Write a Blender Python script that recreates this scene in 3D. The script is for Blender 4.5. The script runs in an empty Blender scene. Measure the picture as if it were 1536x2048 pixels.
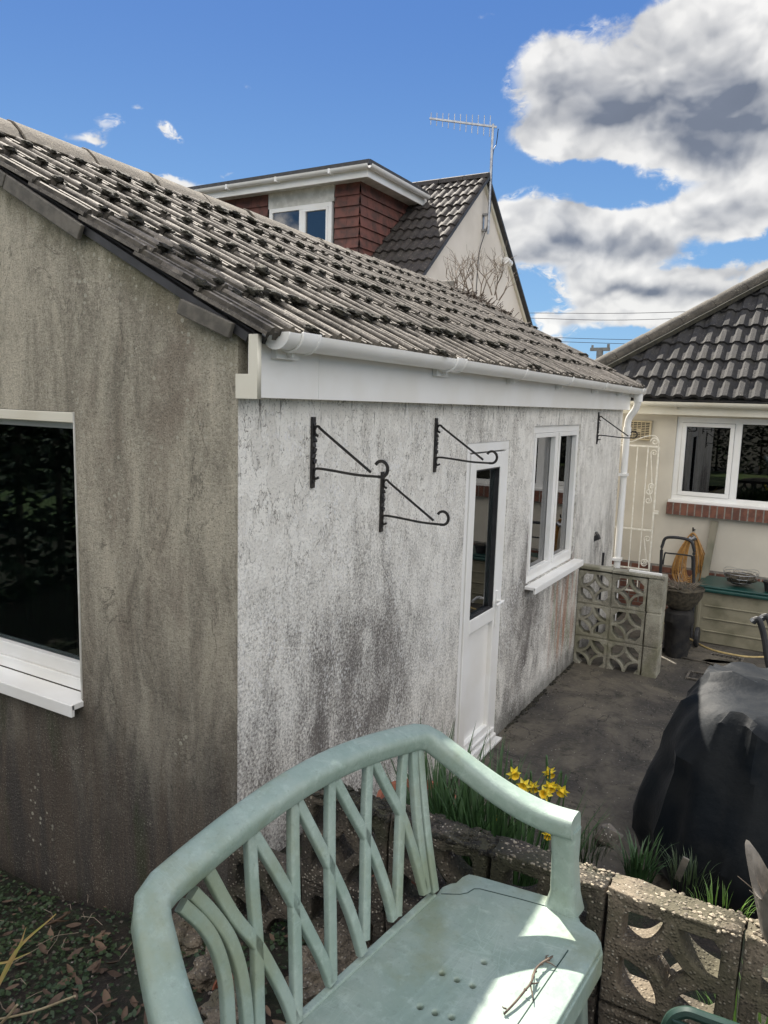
import bpy, bmesh, math, random
from math import sin, cos, pi, radians, sqrt, atan2, asin
from mathutils import Vector, Matrix, noise as mnoise
SC = bpy.context.scene
COL = SC.collection
rnd = random.Random(7)

# ---------------------------------------------------------------- camera
R = ((0.8640021435, -0.0972985643, 0.4939972524),
     (0.5026126523, 0.1088424224, -0.8576327004),
     (0.0296785728, 0.9892857608, 0.1429435758))      # world <- camera
CAM = Vector((1.80667, -2.07379, 2.33)); FPX = 1505.0
cd = bpy.data.cameras.new('camera'); co = bpy.data.objects.new('camera', cd); COL.objects.link(co)
cd.sensor_fit = 'VERTICAL'; cd.sensor_height = 24.0; cd.lens = 24.0*FPX/2048; cd.clip_start = .02; cd.clip_end = 3000
Mw = Matrix(R).to_4x4(); Mw.translation = CAM; co.matrix_world = Mw
SC.camera = co

def wdir(px, py):
    c = (px-768, -(py-1024), -FPX)
    return Vector([sum(R[i][k]*c[k] for k in range(3)) for i in range(3)]).normalized()
def on(px, py, ax, val):
    """point of a real plane (x, y or z = val) that was measured on the photograph"""
    d = wdir(px, py); i = 'xyz'.index(ax)
    return CAM + d*((val-CAM[i])/d[i])

# ---------------------------------------------------------------- light
SUNV = Vector((-.743, .72, 1.0)).normalized()
SUN_EL = asin(SUNV.z); SUN_AZ = atan2(SUNV.x, SUNV.y)
sl = bpy.data.lights.new('sun', 'SUN'); sl.energy = 4.3; sl.angle = radians(.53); sl.color = (1, .93, .82)
so = bpy.data.objects.new('sun', sl); COL.objects.link(so)
so.rotation_euler = (-SUNV).to_track_quat('-Z', 'Y').to_euler(); so.location = (0, 0, 30)
SC.view_settings.view_transform = 'Standard'; SC.view_settings.look = 'None'
SC.view_settings.gamma = 1; SC.view_settings.use_curve_mapping = False
SC.view_settings.exposure = 1.66
SKY_STRENGTH = .075

class NT:
    def __init__(s, tree): s.t = tree; s.n = tree.nodes; s.l = tree.links
    def new(s, typ, **kw):
        n = s.n.new(typ)
        for k, v in kw.items(): setattr(n, k, v)
        return n
    def put(s, sock, v):
        if v is None: return
        if isinstance(v, bpy.types.NodeSocket): s.l.new(v, sock)
        elif isinstance(v, (tuple, list, Vector)):
            v = tuple(v)
            if sock.type == 'RGBA' and len(v) == 3: v = v+(1,)
            sock.default_value = v
        else: sock.default_value = v
    def math(s, op, a, b=None, c=None, clamp=False):
        n = s.new('ShaderNodeMath', operation=op, use_clamp=clamp)
        s.put(n.inputs[0], a); s.put(n.inputs[1], b); s.put(n.inputs[2], c); return n.outputs[0]
    def vm(s, op, a, b=None, sc=None):
        n = s.new('ShaderNodeVectorMath', operation=op)
        s.put(n.inputs[0], a); s.put(n.inputs[1], b)
        if sc is not None: s.put(n.inputs['Scale'], sc)
        return n.outputs['Value'] if op in ('DOT_PRODUCT', 'LENGTH', 'DISTANCE') else n.outputs[0]
    def mix(s, f, a, b, bt='MIX'):
        n = s.new('ShaderNodeMix', data_type='RGBA', blend_type=bt)
        s.put(n.inputs[0], f); s.put(n.inputs[6], a); s.put(n.inputs[7], b); return n.outputs[2]
    def ss(s, v, a, b, lo=0., hi=1.):
        n = s.new('ShaderNodeMapRange', interpolation_type='SMOOTHSTEP')
        s.put(n.inputs[0], v); s.put(n.inputs[1], a); s.put(n.inputs[2], b); s.put(n.inputs[3], lo); s.put(n.inputs[4], hi)
        return n.outputs[0]
    def noise(s, vec, scale, detail=4, rough=.55, dist=0.):
        n = s.new('ShaderNodeTexNoise'); s.put(n.inputs['Vector'], vec); n.inputs['Scale'].default_value = scale
        n.inputs['Detail'].default_value = detail; n.inputs['Roughness'].default_value = rough
        n.inputs['Distortion'].default_value = dist; return n.outputs[0]
    def voro(s, vec, scale, feature='F1', rnd_=1.):
        n = s.new('ShaderNodeTexVoronoi', feature=feature); s.put(n.inputs['Vector'], vec)
        n.inputs['Scale'].default_value = scale; n.inputs['Randomness'].default_value = rnd_; return n

W = bpy.data.worlds.new('World'); SC.world = W; W.use_nodes = True
def build_sky():
    t = NT(W.node_tree); t.n.clear()
    out = t.new('ShaderNodeOutputWorld'); bg = t.new('ShaderNodeBackground'); t.l.new(bg.outputs[0], out.inputs[0])
    sky = t.new('ShaderNodeTexSky', sky_type='NISHITA'); sky.sun_disc = False
    sky.sun_elevation = SUN_EL; sky.sun_rotation = SUN_AZ
    sky.air_density = 1.0; sky.dust_density = .05; sky.ozone_density = 1.6; sky.altitude = 30
    d = t.new('ShaderNodeTexCoord').outputs['Generated']
    d = t.vm('NORMALIZE', d)
    sp = t.new('ShaderNodeSeparateXYZ'); t.put(sp.inputs[0], d)
    az = t.math('ARCTAN2', sp.outputs[0], sp.outputs[1]); el = t.math('ARCSINE', sp.outputs[2])
    cb = t.new('ShaderNodeCombineXYZ'); t.put(cb.inputs[0], az); t.put(cb.inputs[1], el); ae = cb.outputs[0]
    stretch = t.vm('MULTIPLY', d, (1, 1, 1.35))
    warp = t.new('ShaderNodeTexNoise'); t.put(warp.inputs['Vector'], d); warp.inputs['Scale'].default_value = 7
    warp.inputs['Detail'].default_value = 8
    wv = t.vm('SCALE', t.vm('SUBTRACT', warp.outputs['Color'], (.5, .5, .5)), sc=.10)
    aew = t.vm('ADD', ae, wv)
    def vfrac(vec, scale, detail, rough):
        n = t.new('ShaderNodeTexVoronoi', feature='F1', normalize=True); t.put(n.inputs['Vector'], vec)
        n.inputs['Scale'].default_value = scale; n.inputs['Detail'].default_value = detail; n.inputs['Roughness'].default_value = rough
        return t.math('SUBTRACT', 1., n.outputs['Distance'])
    wsm = t.vm('ADD', stretch, t.vm('SCALE', wv, sc=.9))
    sunoff = tuple(Vector((-.30, .25, .95)).normalized()*.020)
    off = t.vm('ADD', wsm, sunoff)
    def field(v, det): return t.math('ADD', t.math('MULTIPLY', t.noise(v, 5.5, det, .58), .62), t.math('MULTIPLY', vfrac(v, 10., min(det, 3), .5), .38))
    n1 = field(wsm, 12); n1 = t.math('SUBTRACT', n1, .09)
    n3 = t.math('SUBTRACT', field(wsm, 4), .09); n2 = t.math('SUBTRACT', field(off, 4), .09)
    def az_el(px, py):
        v = wdir(px, py); return atan2(v.x, v.y), asin(v.z)
    blobs = [(1095,120,85,75,1.0),(1190,220,150,100,1.15),(1330,190,150,120,1.35),(1470,180,160,130,1.5),(1530,310,120,80,1.3),(1110,272,95,42,.95),(1230,300,140,42,1.05),
             (1380,310,130,60,1.2),(1540,410,90,60,1.),(1480,20,200,90,.9),(1480,-120,300,80,1.0),(1290,60,110,50,.55),
             (1025,422,62,44,1.),(1110,448,110,42,1.05),(1240,452,130,36,1.05),(1390,425,100,38,.95),(1100,500,130,40,1.1),(1260,490,120,34,1.0),
             (1480,460,70,34,.8),(1220,558,110,30,1.2),(1370,550,150,32,1.2),(1500,560,110,34,1.2),(1310,604,170,30,1.1),(1190,615,110,20,.85),
             (1300,646,200,18,.85),(1085,612,30,14,.85),(1110,670,36,10,.85),(1100,642,26,16,.7),
             (140,268,50,20,.62),(195,245,40,18,.62),(180,280,24,14,.55),(330,250,34,14,.66),(375,378,55,18,.75),(310,345,45,15,.68),(350,358,48,16,.66),(492,150,32,10,.56),(970,42,36,11,.58),(995,30,22,9,.46),(462,354,24,8,.55),(958,95,24,8,.42),(256,222,22,9,.5)]
    tot = None
    for (px, py, rx, ry, amp) in blobs:
        a, e = az_el(px, py); a2, _ = az_el(px+rx, py); _, e2 = az_el(px, py-ry)
        dv = t.vm('MULTIPLY', t.vm('SUBTRACT', aew, (a, e, 0)), (1/abs(a2-a), 1/abs(e2-e), 0))
        g = t.math('MULTIPLY', t.math('POWER', math.exp(-1.1), t.vm('DOT_PRODUCT', dv, dv)), amp)
        tot = g if tot is None else t.math('ADD', tot, g)
    core = None
    for (px, py, rx, ry, amp) in ((1130,150,70,34,.75),(1210,225,130,45,.9),(1370,235,130,75,1.),(1490,240,110,80,1.05),(1300,120,80,30,.45),(1420,330,110,22,.6),(1140,430,55,22,.85),(1100,500,130,18,.95),(1250,480,120,22,1.05),
             (1340,572,140,14,.95),(1470,585,100,14,.9),(1300,625,130,7,.6),(1400,430,60,12,.5),(1500,440,40,20,.6),(1230,580,50,8,.5)):
        a, e = az_el(px, py); a2, _ = az_el(px+rx*1.15, py); _, e2 = az_el(px, py-ry*1.2)
        dv = t.vm('MULTIPLY', t.vm('SUBTRACT', aew, (a, e, 0)), (1/abs(a2-a), 1/abs(e2-e), 0))
        g = t.math('MULTIPLY', t.math('POWER', math.exp(-.9), t.vm('DOT_PRODUCT', dv, dv)), amp)
        core = g if core is None else t.math('ADD', core, g)
    # unseen bright cloud, added overhead and behind the camera to fill the shade
    fwd = t.vm('DOT_PRODUCT', d, tuple(Vector((-.55, .8, .25)).normalized()))
    away = t.ss(fwd, .55, .1, 0., .80)
    up = t.ss(sp.outputs[2], .02, .25)
    tot = t.math('ADD', tot, t.math('MULTIPLY', away, up))
    tot = t.math('MINIMUM', tot, 1.25)
    nn = t.math('SUBTRACT', n1, .5)
    dens = t.math('ADD', t.math('MULTIPLY', tot, .60), t.math('MULTIPLY', nn, 1.9))
    dens = t.math('ADD', dens, t.math('MULTIPLY', t.math('SUBTRACT', t.noise(wsm, 26, 7, .62), .5), .55))
    alpha = t.ss(dens, .24, .46)
    wz = t.ss(t.noise(t.vm('MULTIPLY', wsm, (1.,1.,1.6)), 40, 6, .6, .8), .40, .62)
    alpha = t.math('MULTIPLY', alpha, t.math('MAXIMUM', wz, t.ss(tot, .42, .80)))
    alpha = t.math('MULTIPLY', alpha, t.ss(tot, .10, .36))
    soft = t.math('ADD', t.math('MULTIPLY', core, .62), t.math('MULTIPLY', t.math('SUBTRACT', n3, .5), 1.5))
    soft = t.math('ADD', soft, t.math('MULTIPLY', nn, .5)); soft = t.math('ADD', soft, t.math('MULTIPLY', away, .3))
    thick = t.ss(soft, -.15, 1.15)
    rel = t.math('MULTIPLY', t.math('SUBTRACT', n2, n3), 5.2)
    rel = t.math('ADD', rel, t.math('MULTIPLY', t.math('SUBTRACT', .5, n1), .9))
    thick = t.math('ADD', thick, rel, clamp=True)
    ccol = t.mix(thick, (4.0, 3.95, 3.85), (.84, .96, 1.22))
    ccol = t.vm('SCALE', ccol, sc=t.ss(nn, -.22, .22, .86, 1.10))
    ccol = t.mix(away, ccol, (11.4, 10.9, 10.3))
    deep = t.mix(t.ss(el, -.02, .50), (.82, 1.80, 3.05), (.27, .79, 2.25))
    skyc = t.mix(.90, sky.outputs[0], deep)
    c = t.mix(t.math('MULTIPLY', alpha, .96), skyc, ccol)
    t.put(bg.inputs[0], c); bg.inputs[1].default_value = SKY_STRENGTH
build_sky()

# ---------------------------------------------------------------- materials
M = {}
def material(name):
    m = bpy.data.materials.new(name); m.use_nodes = True; M[name] = m
    t = NT(m.node_tree); p = t.n['Principled BSDF']
    return m, t, p
def pos(t): return t.new('ShaderNodeNewGeometry').outputs['Position']
def simple(name, a, b=None, scale=8, rough=.6, bump=0., bscale=None, stretch=(1,1,1), spec=.5, metal=0., detail=5, local=False, lo=.35, hi=.65, speck=None):
    m, t, p = material(name)
    v = t.new('ShaderNodeTexCoord').outputs['Object'] if local else pos(t)
    v = t.vm('MULTIPLY', v, stretch)
    b = b or tuple(x*.75 for x in a)
    n = t.noise(v, scale, detail)
    c = t.mix(t.ss(n, lo, hi), a, b)
    if speck:
        col, sc_, th = speck
        vo = t.voro(v, sc_); c = t.mix(t.ss(vo.outputs['Distance'], th, th*.6), c, col)
    t.put(p.inputs['Base Color'], c); p.inputs['Roughness'].default_value = rough
    p.inputs['Specular IOR Level'].default_value = spec; p.inputs['Metallic'].default_value = metal
    if bump:
        nb = t.noise(v, bscale or scale*4, 6, .6)
        bn = t.new('ShaderNodeBump'); bn.inputs['Strength'].default_value = 1; bn.inputs['Distance'].default_value = bump
        t.put(bn.inputs['Height'], nb); t.put(p.inputs['Normal'], bn.outputs[0])
    return m
simple('white_plastic', (.87,.87,.85), (.82,.81,.77), 3, .32, .0004, 30)
simple('cream_plastic', (.74,.71,.60), (.68,.64,.52), 3, .4)
simple('grubby_white', (.66,.65,.60), (.50,.49,.44), 9, .5, .0005, 40)
simple('black_iron', (.012,.012,.013), (.03,.026,.022), 40, .5, .0006, 120)
simple('silver_metal', (.42,.43,.44), (.3,.31,.33), 20, .35, metal=.8)
simple('cream_iron', (.86,.84,.76), (.74,.70,.60), 30, .5)
simple('brick', (.20,.085,.055), (.12,.055,.04), 14, .85, .002, 90)
simple('mortar', (.30,.28,.24), (.2,.19,.17), 30, .9, .002, 60)
simple('terracotta', (.30,.105,.06), (.17,.07,.045), 12, .8, .001, 60)
simple('rubber_black', (.015,.016,.018), (.03,.03,.032), 10, .6)
simple('curtain_green', (.05,.075,.05), (.035,.05,.04), 3, .9)
simple('dark_clutter', (.022,.020,.018), (.008,.008,.009), 14, .8, .006, 40)  # near-black mottle for the stack under the tub
simple('dark_void', (.02,.022,.024), (.012,.013,.014), 2, .8)
simple('room_wall', (.30,.28,.24), (.22,.21,.18), 2, .9)
simple('room_dark', (.07,.07,.065), (.04,.045,.04), 2, .9)
simple('hose_orange', (.50,.27,.075), (.36,.19,.06), 30, .45, local=True)
simple('hose_yellow', (.55,.42,.18), (.4,.3,.13), 20, .5)
simple('old_wood', (.22,.20,.15), (.13,.13,.09), 10, .85, .002, 30, (1,1,.15))
simple('teal_lid', (.006,.042,.036), (.012,.060,.050), 8, .4)
simple('box_beige', (.26,.24,.17), (.15,.14,.09), 4, .6, .001, 30, lo=.4, hi=.7)
simple('twig', (.055,.036,.026), (.12,.09,.065), 30, .85)
simple('pale_twig', (.26,.22,.17), (.16,.12,.09), 30, .85)
simple('dead_moss', (.09,.075,.05), (.04,.035,.025), 30, .95, .01, 60)
simple('petal', (.72,.60,.035), (.78,.68,.10), 40, .5)
simple('trumpet', (.72,.46,.015), (.7,.5,.03), 40, .5)
simple('leaf_green', (.042,.095,.030), (.026,.062,.022), 20, .45, local=True)
simple('leaf_bright', (.13,.24,.04), (.08,.16,.03), 20, .45)
simple('leaf_dark', (.022,.045,.017), (.035,.06,.02), 15, .55)
simple('leaf_yellow', (.34,.36,.09), (.42,.30,.12), 15, .5)
simple('dry_leaf', (.145,.095,.062), (.07,.046,.032), 9, .8)
simple('dry_grass', (.38,.32,.20), (.26,.2,.12), 9, .8)
simple('bark', (.10,.08,.06), (.16,.14,.11), 8, .95, .01, 20, (1,1,.2))
simple('hedge_leaf', (.012,.026,.008), (.022,.04,.012), 5, .7)
simple('lawn', (.045,.085,.02), (.07,.10,.03), 3, .9, .01, 60)
simple('pink_flower', (.6,.12,.2), (.7,.3,.35), 30, .6)
simple('chrome', (.75,.76,.78), (.6,.6,.62), 5, .15, metal=1)
simple('dark_green_plastic', (.014,.034,.026), (.02,.045,.035), 6, .35)
simple('stone_planter', (.20,.18,.15), (.10,.09,.075), 18, .85, .003, 60)
simple('rubble', (.135,.12,.10), (.06,.055,.045), 14, .95, .006, 45, speck=((.4,.37,.32), 70, .22))
simple('roof_edge_dark', (.045,.045,.048), (.03,.03,.03), 10, .6)
simple('slate', (.16,.145,.12), (.09,.083,.07), 14, .8, .002, 50)
simple('wire', (.03,.03,.035), None, 5, .6)
simple('pole_wood', (.2,.2,.19), None, 5, .8)
simple('render_cream', (.66,.615,.52), (.56,.52,.44), 1.6, .9, .0012, 120)
simple('render_neighbour', (.68,.63,.56), (.60,.55,.48), 1.2, .9, .001, 60)
simple('beige_vent', (.55,.46,.30), (.45,.38,.25), 12, .5)

def glass(name, tint=(.55,.6,.6), k=1.5):
    m, t, p = material(name); t.n.remove(p)
    o = [n for n in t.n if n.type == 'OUTPUT_MATERIAL'][0]
    g = t.new('ShaderNodeBsdfGlossy'); g.inputs['Roughness'].default_value = .012; g.inputs['Color'].default_value = (1,1,1,1)
    tr = t.new('ShaderNodeBsdfTransparent'); tr.inputs[0].default_value = tint+(1,)
    fr = t.new('ShaderNodeFresnel'); fr.inputs[0].default_value = 1.6
    mx = t.new('ShaderNodeMixShader'); f = t.math('MULTIPLY', fr.outputs[0], k, clamp=True)
    t.put(mx.inputs[0], f); t.l.new(tr.outputs[0], mx.inputs[1]); t.l.new(g.outputs[0], mx.inputs[2]); t.l.new(mx.outputs[0], o.inputs[0])
glass('mirror_glass', (.12,.14,.14), 2.2); glass('glass'); glass('dark_glass', (.42,.47,.48), .32)

def long_wall_mat():
    m, t, p = material('painted_render'); P = pos(t)
    sp = t.new('ShaderNodeSeparateXYZ'); t.put(sp.inputs[0], P); y, z = sp.outputs[1], sp.outputs[2]
    st = t.vm('MULTIPLY', P, (1, 1, .45)); st2 = t.vm('MULTIPLY', P, (1, 1, .12))
    big = t.noise(st, 1.5, 4, .6, .4); mid = t.noise(st, 8, 6, .7, .6); fine = t.noise(P, 80, 6, .75)
    streak = t.noise(st2, 9, 6, .65, .3)
    # dirt: heavier low down and in a wide band, but with its own ragged shape
    low = t.ss(z, 2.1, .9)
    dirt = t.math('ADD', t.math('MULTIPLY', low, .55), t.math('MULTIPLY', t.math('SUBTRACT', big, .44), 2.0))
    dirt = t.math('ADD', dirt, t.math('MULTIPLY', t.math('SUBTRACT', mid, .5), 1.7))
    dirt = t.math('ADD', dirt, t.math('MULTIPLY', t.math('SUBTRACT', streak, .5), .45))
    dirt = t.math('ADD', dirt, t.math('MULTIPLY', t.math('SUBTRACT', fine, .5), 3.2))
    dm = t.ss(dirt, .14, 1.30)
    c = t.mix(dm, (.84,.82,.76), (.150,.138,.128))
    # flaked paint: ragged irregular outlines
    wv = t.vm('ADD', t.vm('MULTIPLY', P, (1,1,.5)), t.vm('SCALE', t.new('ShaderNodeTexNoise').outputs['Color'], sc=0.))
    nn = t.new('ShaderNodeTexNoise'); t.put(nn.inputs['Vector'], P); nn.inputs['Scale'].default_value = 26; nn.inputs['Detail'].default_value = 5
    wv = t.vm('ADD', t.vm('MULTIPLY', P, (1,1,.5)), t.vm('SCALE', nn.outputs['Color'], sc=.05))
    def contour(v, scale, w, det=4): return t.ss(t.math('ABSOLUTE', t.math('SUBTRACT', t.noise(v, scale, det, .6, .3), .5)), w, w*.2)
    wq = t.vm('MULTIPLY', P, (1, 1, .55))
    crack = t.math('MAXIMUM', t.math('MULTIPLY', contour(wq, 13, .012), t.ss(t.noise(P, 4, 3), .46, .58)), t.math('MULTIPLY', contour(wq, 30, .018, 2), t.ss(t.noise(P, 6, 3, .6), .50, .60)))
    hi = t.ss(z, 1.0, 2.1, .35, 1.)
    flake = t.ss(t.noise(wq, 13, 4, .6, .3), .50, .515)
    c = t.mix(t.math('MULTIPLY', flake, t.math('MULTIPLY', hi, .22)), c, (.42,.39,.34))
    c = t.mix(t.math('MULTIPLY', crack, t.math('MULTIPLY', hi, .75)), c, (.13,.115,.095))
    pit = t.ss(t.noise(t.vm('MULTIPLY', P, (1,1,.7)), 85, 4, .75), .56, .66, 0, .65)
    c = t.mix(pit, c, (.14,.13,.12))
    # pale bare spots
    vs = t.voro(t.vm('ADD', t.vm('MULTIPLY', P, (1,1,.7)), t.vm('SCALE', nn.outputs['Color'], sc=.03)), 42)
    sel = t.ss(t.noise(P, 2.6, 4, .6), .47, .60)
    spot = t.math('MULTIPLY', t.ss(vs.outputs['Distance'], .34, .22), sel)
    c = t.mix(t.math('MULTIPLY', spot, .7), c, (.80,.79,.77))
    # dark drips just under the fascia
    dr = t.noise(t.vm('MULTIPLY', P, (1, 1, .16)), 30, 4, .7)
    drips = t.math('MULTIPLY', t.ss(dr, .56, .66), t.ss(t.math('ADD', z, t.math('MULTIPLY', t.noise(P, 7, 3), .3)), 2.28, 2.48))
    c = t.mix(t.math('MULTIPLY', drips, .8), c, (.06,.055,.045))
    # rust and green runs near the pierced screen
    ry = t.math('MULTIPLY', t.ss(y, 3.7, 4.1), t.ss(y, 4.75, 4.5)); rz = t.math('MULTIPLY', t.ss(z, 1.15, .8), t.ss(z, .05, .35))
    rs = t.noise(t.vm('MULTIPLY', P, (1, 1, .08)), 14, 4, .6)
    c = t.mix(t.math('MULTIPLY', t.math('MULTIPLY', ry, rz), t.ss(rs, .45, .62, 0, .75)), c, (.40,.20,.11))
    c = t.mix(t.math('MULTIPLY', t.math('MULTIPLY', ry, rz), t.ss(rs, .5, .35, 0, .6)), c, (.30,.32,.18))
    # damp line at the foot
    foot = t.ss(t.math('ADD', z, t.math('MULTIPLY', t.noise(P, 5, 4), .35)), .42, .16)
    c = t.mix(t.math('MULTIPLY', foot, .7), c, (.06,.06,.05))
    t.put(p.inputs['Base Color'], c); p.inputs['Roughness'].default_value = .9; p.inputs['Specular IOR Level'].default_value = .2
    h = t.math('ADD', t.math('MULTIPLY', t.noise(P, 60, 8, .7), 1.0), t.math('MULTIPLY', flake, -.15))
    h = t.math('ADD', h, t.math('MULTIPLY', crack, -.25)); h = t.math('ADD', h, t.math('MULTIPLY', spot, .2))
    b = t.new('ShaderNodeBump'); b.inputs['Distance'].default_value = .007; t.put(b.inputs['Height'], h); t.put(p.inputs['Normal'], b.outputs[0])
long_wall_mat()

def gable_mat():
    m, t, p = material('stained_render'); P = pos(t)
    sp = t.new('ShaderNodeSeparateXYZ'); t.put(sp.inputs[0], P); x, z = sp.outputs[0], sp.outputs[2]
    st = t.vm('MULTIPLY', P, (1, 1, .3)); st2 = t.vm('MULTIPLY', P, (1, 1, .1))
    big = t.noise(st, 1.8, 5, .6, .6); mid = t.noise(st, 7, 7, .7, .8); fine = t.noise(P, 90, 6, .75); streak = t.noise(st2, 9, 6, .65, .4)
    v = t.math('ADD', t.math('MULTIPLY', t.math('SUBTRACT', big, .5), 2.2), t.math('MULTIPLY', t.math('SUBTRACT', mid, .5), 2.2))
    v = t.math('ADD', v, t.math('MULTIPLY', t.math('SUBTRACT', t.noise(P, 38, 5, .8), .5), 1.6))
    v = t.math('ADD', v, t.math('MULTIPLY', t.math('SUBTRACT', fine, .5), 1.3)); v = t.math('ADD', v, t.math('MULTIPLY', t.math('SUBTRACT', streak, .5), .8))
    c = t.mix(t.ss(v, -.6, .7), (.60,.55,.44), (.255,.232,.185))
    c = t.mix(t.ss(t.noise(st, 2.6, 4, .6, 1.), .5, .68, 0, .55), c, (.26,.21,.165))
    # black and brown algae climbing from the ground
    lv = t.math('ADD', z, t.math('MULTIPLY', t.math('ADD', mid, t.math('ADD', big, streak)), -.75))
    alg = t.ss(lv, .80, -.75)
    ac = t.mix(t.ss(streak, .42, .6), (.052,.047,.048), (.095,.077,.064))
    ac = t.mix(t.ss(t.noise(st, 5, 4), .57, .7, 0, .6), ac, (.035,.055,.025))
    c = t.mix(t.math('MULTIPLY', alg, .93), c, ac)
    # green strip under the verge
    line = t.math('ADD', z, t.math('MULTIPLY', x, .515))
    gm = t.ss(t.math('ADD', line, t.math('MULTIPLY', mid, .25)), 2.48, 2.72, 0, .55)
    c = t.mix(gm, c, (.155,.155,.075))
    # hairline diagonal cracks
    nn = t.new('ShaderNodeTexNoise'); t.put(nn.inputs['Vector'], P); nn.inputs['Scale'].default_value = 5; nn.inputs['Detail'].default_value = 6
    cr = t.ss(t.math('ABSOLUTE', t.math('SUBTRACT', t.noise(t.vm('MULTIPLY', P, (1,1,.4)), 3.0, 7, .6, .8), .5)), .010, .0)
    c = t.mix(t.math('MULTIPLY', cr, t.ss(t.noise(P, 2.5, 3), .45, .6, 0, .6)), c, (.09,.085,.07))
    gr = t.noise(P, 130, 3, .8)
    c = t.mix(t.ss(gr, .54, .66, 0, .75), c, (.05,.048,.040)); c = t.mix(t.ss(gr, .44, .32, 0, .6), c, (.44,.41,.33))
    # lichen rosettes
    vs = t.voro(P, 34); vs2 = t.voro(P, 85)
    hi = t.ss(z, 1.2, 2.4, .0, .10)
    sel = t.ss(t.math('ADD', t.noise(P, 2.2, 5, .7), hi), .54, .64)
    rc = t.new('ShaderNodeSeparateColor'); t.put(rc.inputs[0], vs.outputs['Color']); rad = t.math('MULTIPLY', rc.outputs[0], .34)
    spot = t.math('MULTIPLY', t.ss(t.math('SUBTRACT', rad, vs.outputs['Distance']), -.02, .05), sel)
    sel2 = t.ss(t.noise(P, 3.4, 5, .7), .46, .6)
    spot2 = t.math('MULTIPLY', t.ss(vs2.outputs['Distance'], .28, .15), sel2)
    c = t.mix(t.math('MULTIPLY', t.math('MAXIMUM', spot, t.math('MULTIPLY', spot2, .6)), .75), c, (.52,.50,.41))
    t.put(p.inputs['Base Color'], c); p.inputs['Roughness'].default_value = .95; p.inputs['Specular IOR Level'].default_value = .15
    b = t.new('ShaderNodeBump'); b.inputs['Distance'].default_value = .012; t.put(b.inputs['Height'], t.noise(P, 60, 8, .78)); t.put(p.inputs['Normal'], b.outputs[0])
gable_mat()

def tile_mat(name, base, dark, lich, moss=.5, rough=.75, spotsc=60):
    m, t, p = material(name); P = pos(t)
    a = t.noise(P, 3, 5, .65); b_ = t.noise(P, 22, 7, .75); f = t.noise(P, 160, 4, .8)
    v = t.math('ADD', t.math('MULTIPLY', a, .6), t.math('ADD', t.math('MULTIPLY', b_, .7), t.math('MULTIPLY', f, .5)))
    c = t.mix(t.ss(v, .7, 1.1), dark, base)
    vs = t.voro(P, spotsc)
    c = t.mix(t.math('MULTIPLY', t.ss(vs.outputs['Distance'], .32, .18), t.ss(t.noise(P, 6, 4, .6), .47, .6, 0, .8)), c, lich)
    c = t.mix(t.ss(t.noise(P, 9, 8, .75), .5, .62, 0, moss), c, (.022,.021,.014))
    t.put(p.inputs['Base Color'], c); p.inputs['Roughness'].default_value = rough
    b = t.new('ShaderNodeBump'); b.inputs['Distance'].default_value = .006; t.put(b.inputs['Height'], t.noise(P, 75, 8, .75)); t.put(p.inputs['Normal'], b.outputs[0])
tile_mat('tile_mossy', (.255,.228,.195), (.095,.083,.070), (.46,.42,.35), .5, .85)
tile_mat('tile_ridge', (.17,.145,.112), (.075,.064,.05), (.30,.27,.20), .35, .95, 70)
tile_mat('tile_charcoal', (.036,.034,.033), (.012,.012,.013), (.13,.12,.11), .6, .9, 45)
tile_mat('tile_hip', (.10,.088,.07), (.045,.04,.033), (.26,.24,.19), .45, .9, 50)
tile_mat('tile_brown', (.060,.050,.044), (.026,.022,.020), (.17,.15,.12), .55, .85, 30)
simple('channel_shade', (.085,.075,.060), (.026,.023,.018), 18, .95, .004, 90)  # tile shade painted in, with an algae-brown mottle
simple('moss', (.030,.028,.017), (.012,.011,.008), 30, .95, .008, 90, speck=((.13,.115,.075), 130, .22))
simple('tile_hung', (.165,.062,.047), (.085,.042,.034), 6, .7, .003, 40, (1,1,1), lo=.4, hi=.62)

def screen_mat(name, a, b, algae):
    m, t, p = material(name); P = pos(t)
    n = t.noise(P, 5, 6, .7); f = t.noise(P, 120, 5, .8)
    c = t.mix(t.ss(t.math('ADD', n, t.math('MULTIPLY', t.math('SUBTRACT', f, .5), .8)), .35, .65), a, b)
    vs = t.voro(P, 95)
    cc = t.new('ShaderNodeSeparateColor'); t.put(cc.inputs[0], vs.outputs['Color'])
    c = t.mix(t.math('MULTIPLY', t.ss(vs.outputs['Distance'], .42, .25), t.ss(cc.outputs[0], .62, .7, 0, .8)), c, (.40,.36,.29))
    c = t.mix(t.ss(t.noise(P, 3.5, 4, .6), .48, .62, 0, .75), c, algae)
    t.put(p.inputs['Base Color'], c); p.inputs['Roughness'].default_value = .95
    h = t.math('ADD', t.math('MULTIPLY', t.ss(vs.outputs['Distance'], .5, .1), .6), t.noise(P, 60, 6, .7))
    bn = t.new('ShaderNodeBump'); bn.inputs['Distance'].default_value = .006; t.put(bn.inputs['Height'], h); t.put(p.inputs['Normal'], bn.outputs[0])
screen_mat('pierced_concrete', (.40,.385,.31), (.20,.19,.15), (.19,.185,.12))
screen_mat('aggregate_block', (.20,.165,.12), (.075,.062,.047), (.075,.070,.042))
screen_mat('shaded_mossy_block', (.105,.088,.066), (.038,.032,.025), (.040,.042,.022))  # darker copy for the unlit blocks: painted shade plus moss and soil
simple('sunlit_crust', (.36,.31,.23), (.15,.13,.10), 30, .95, .004, 80)  # pebbles painted pale for the sun on the wall top

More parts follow.
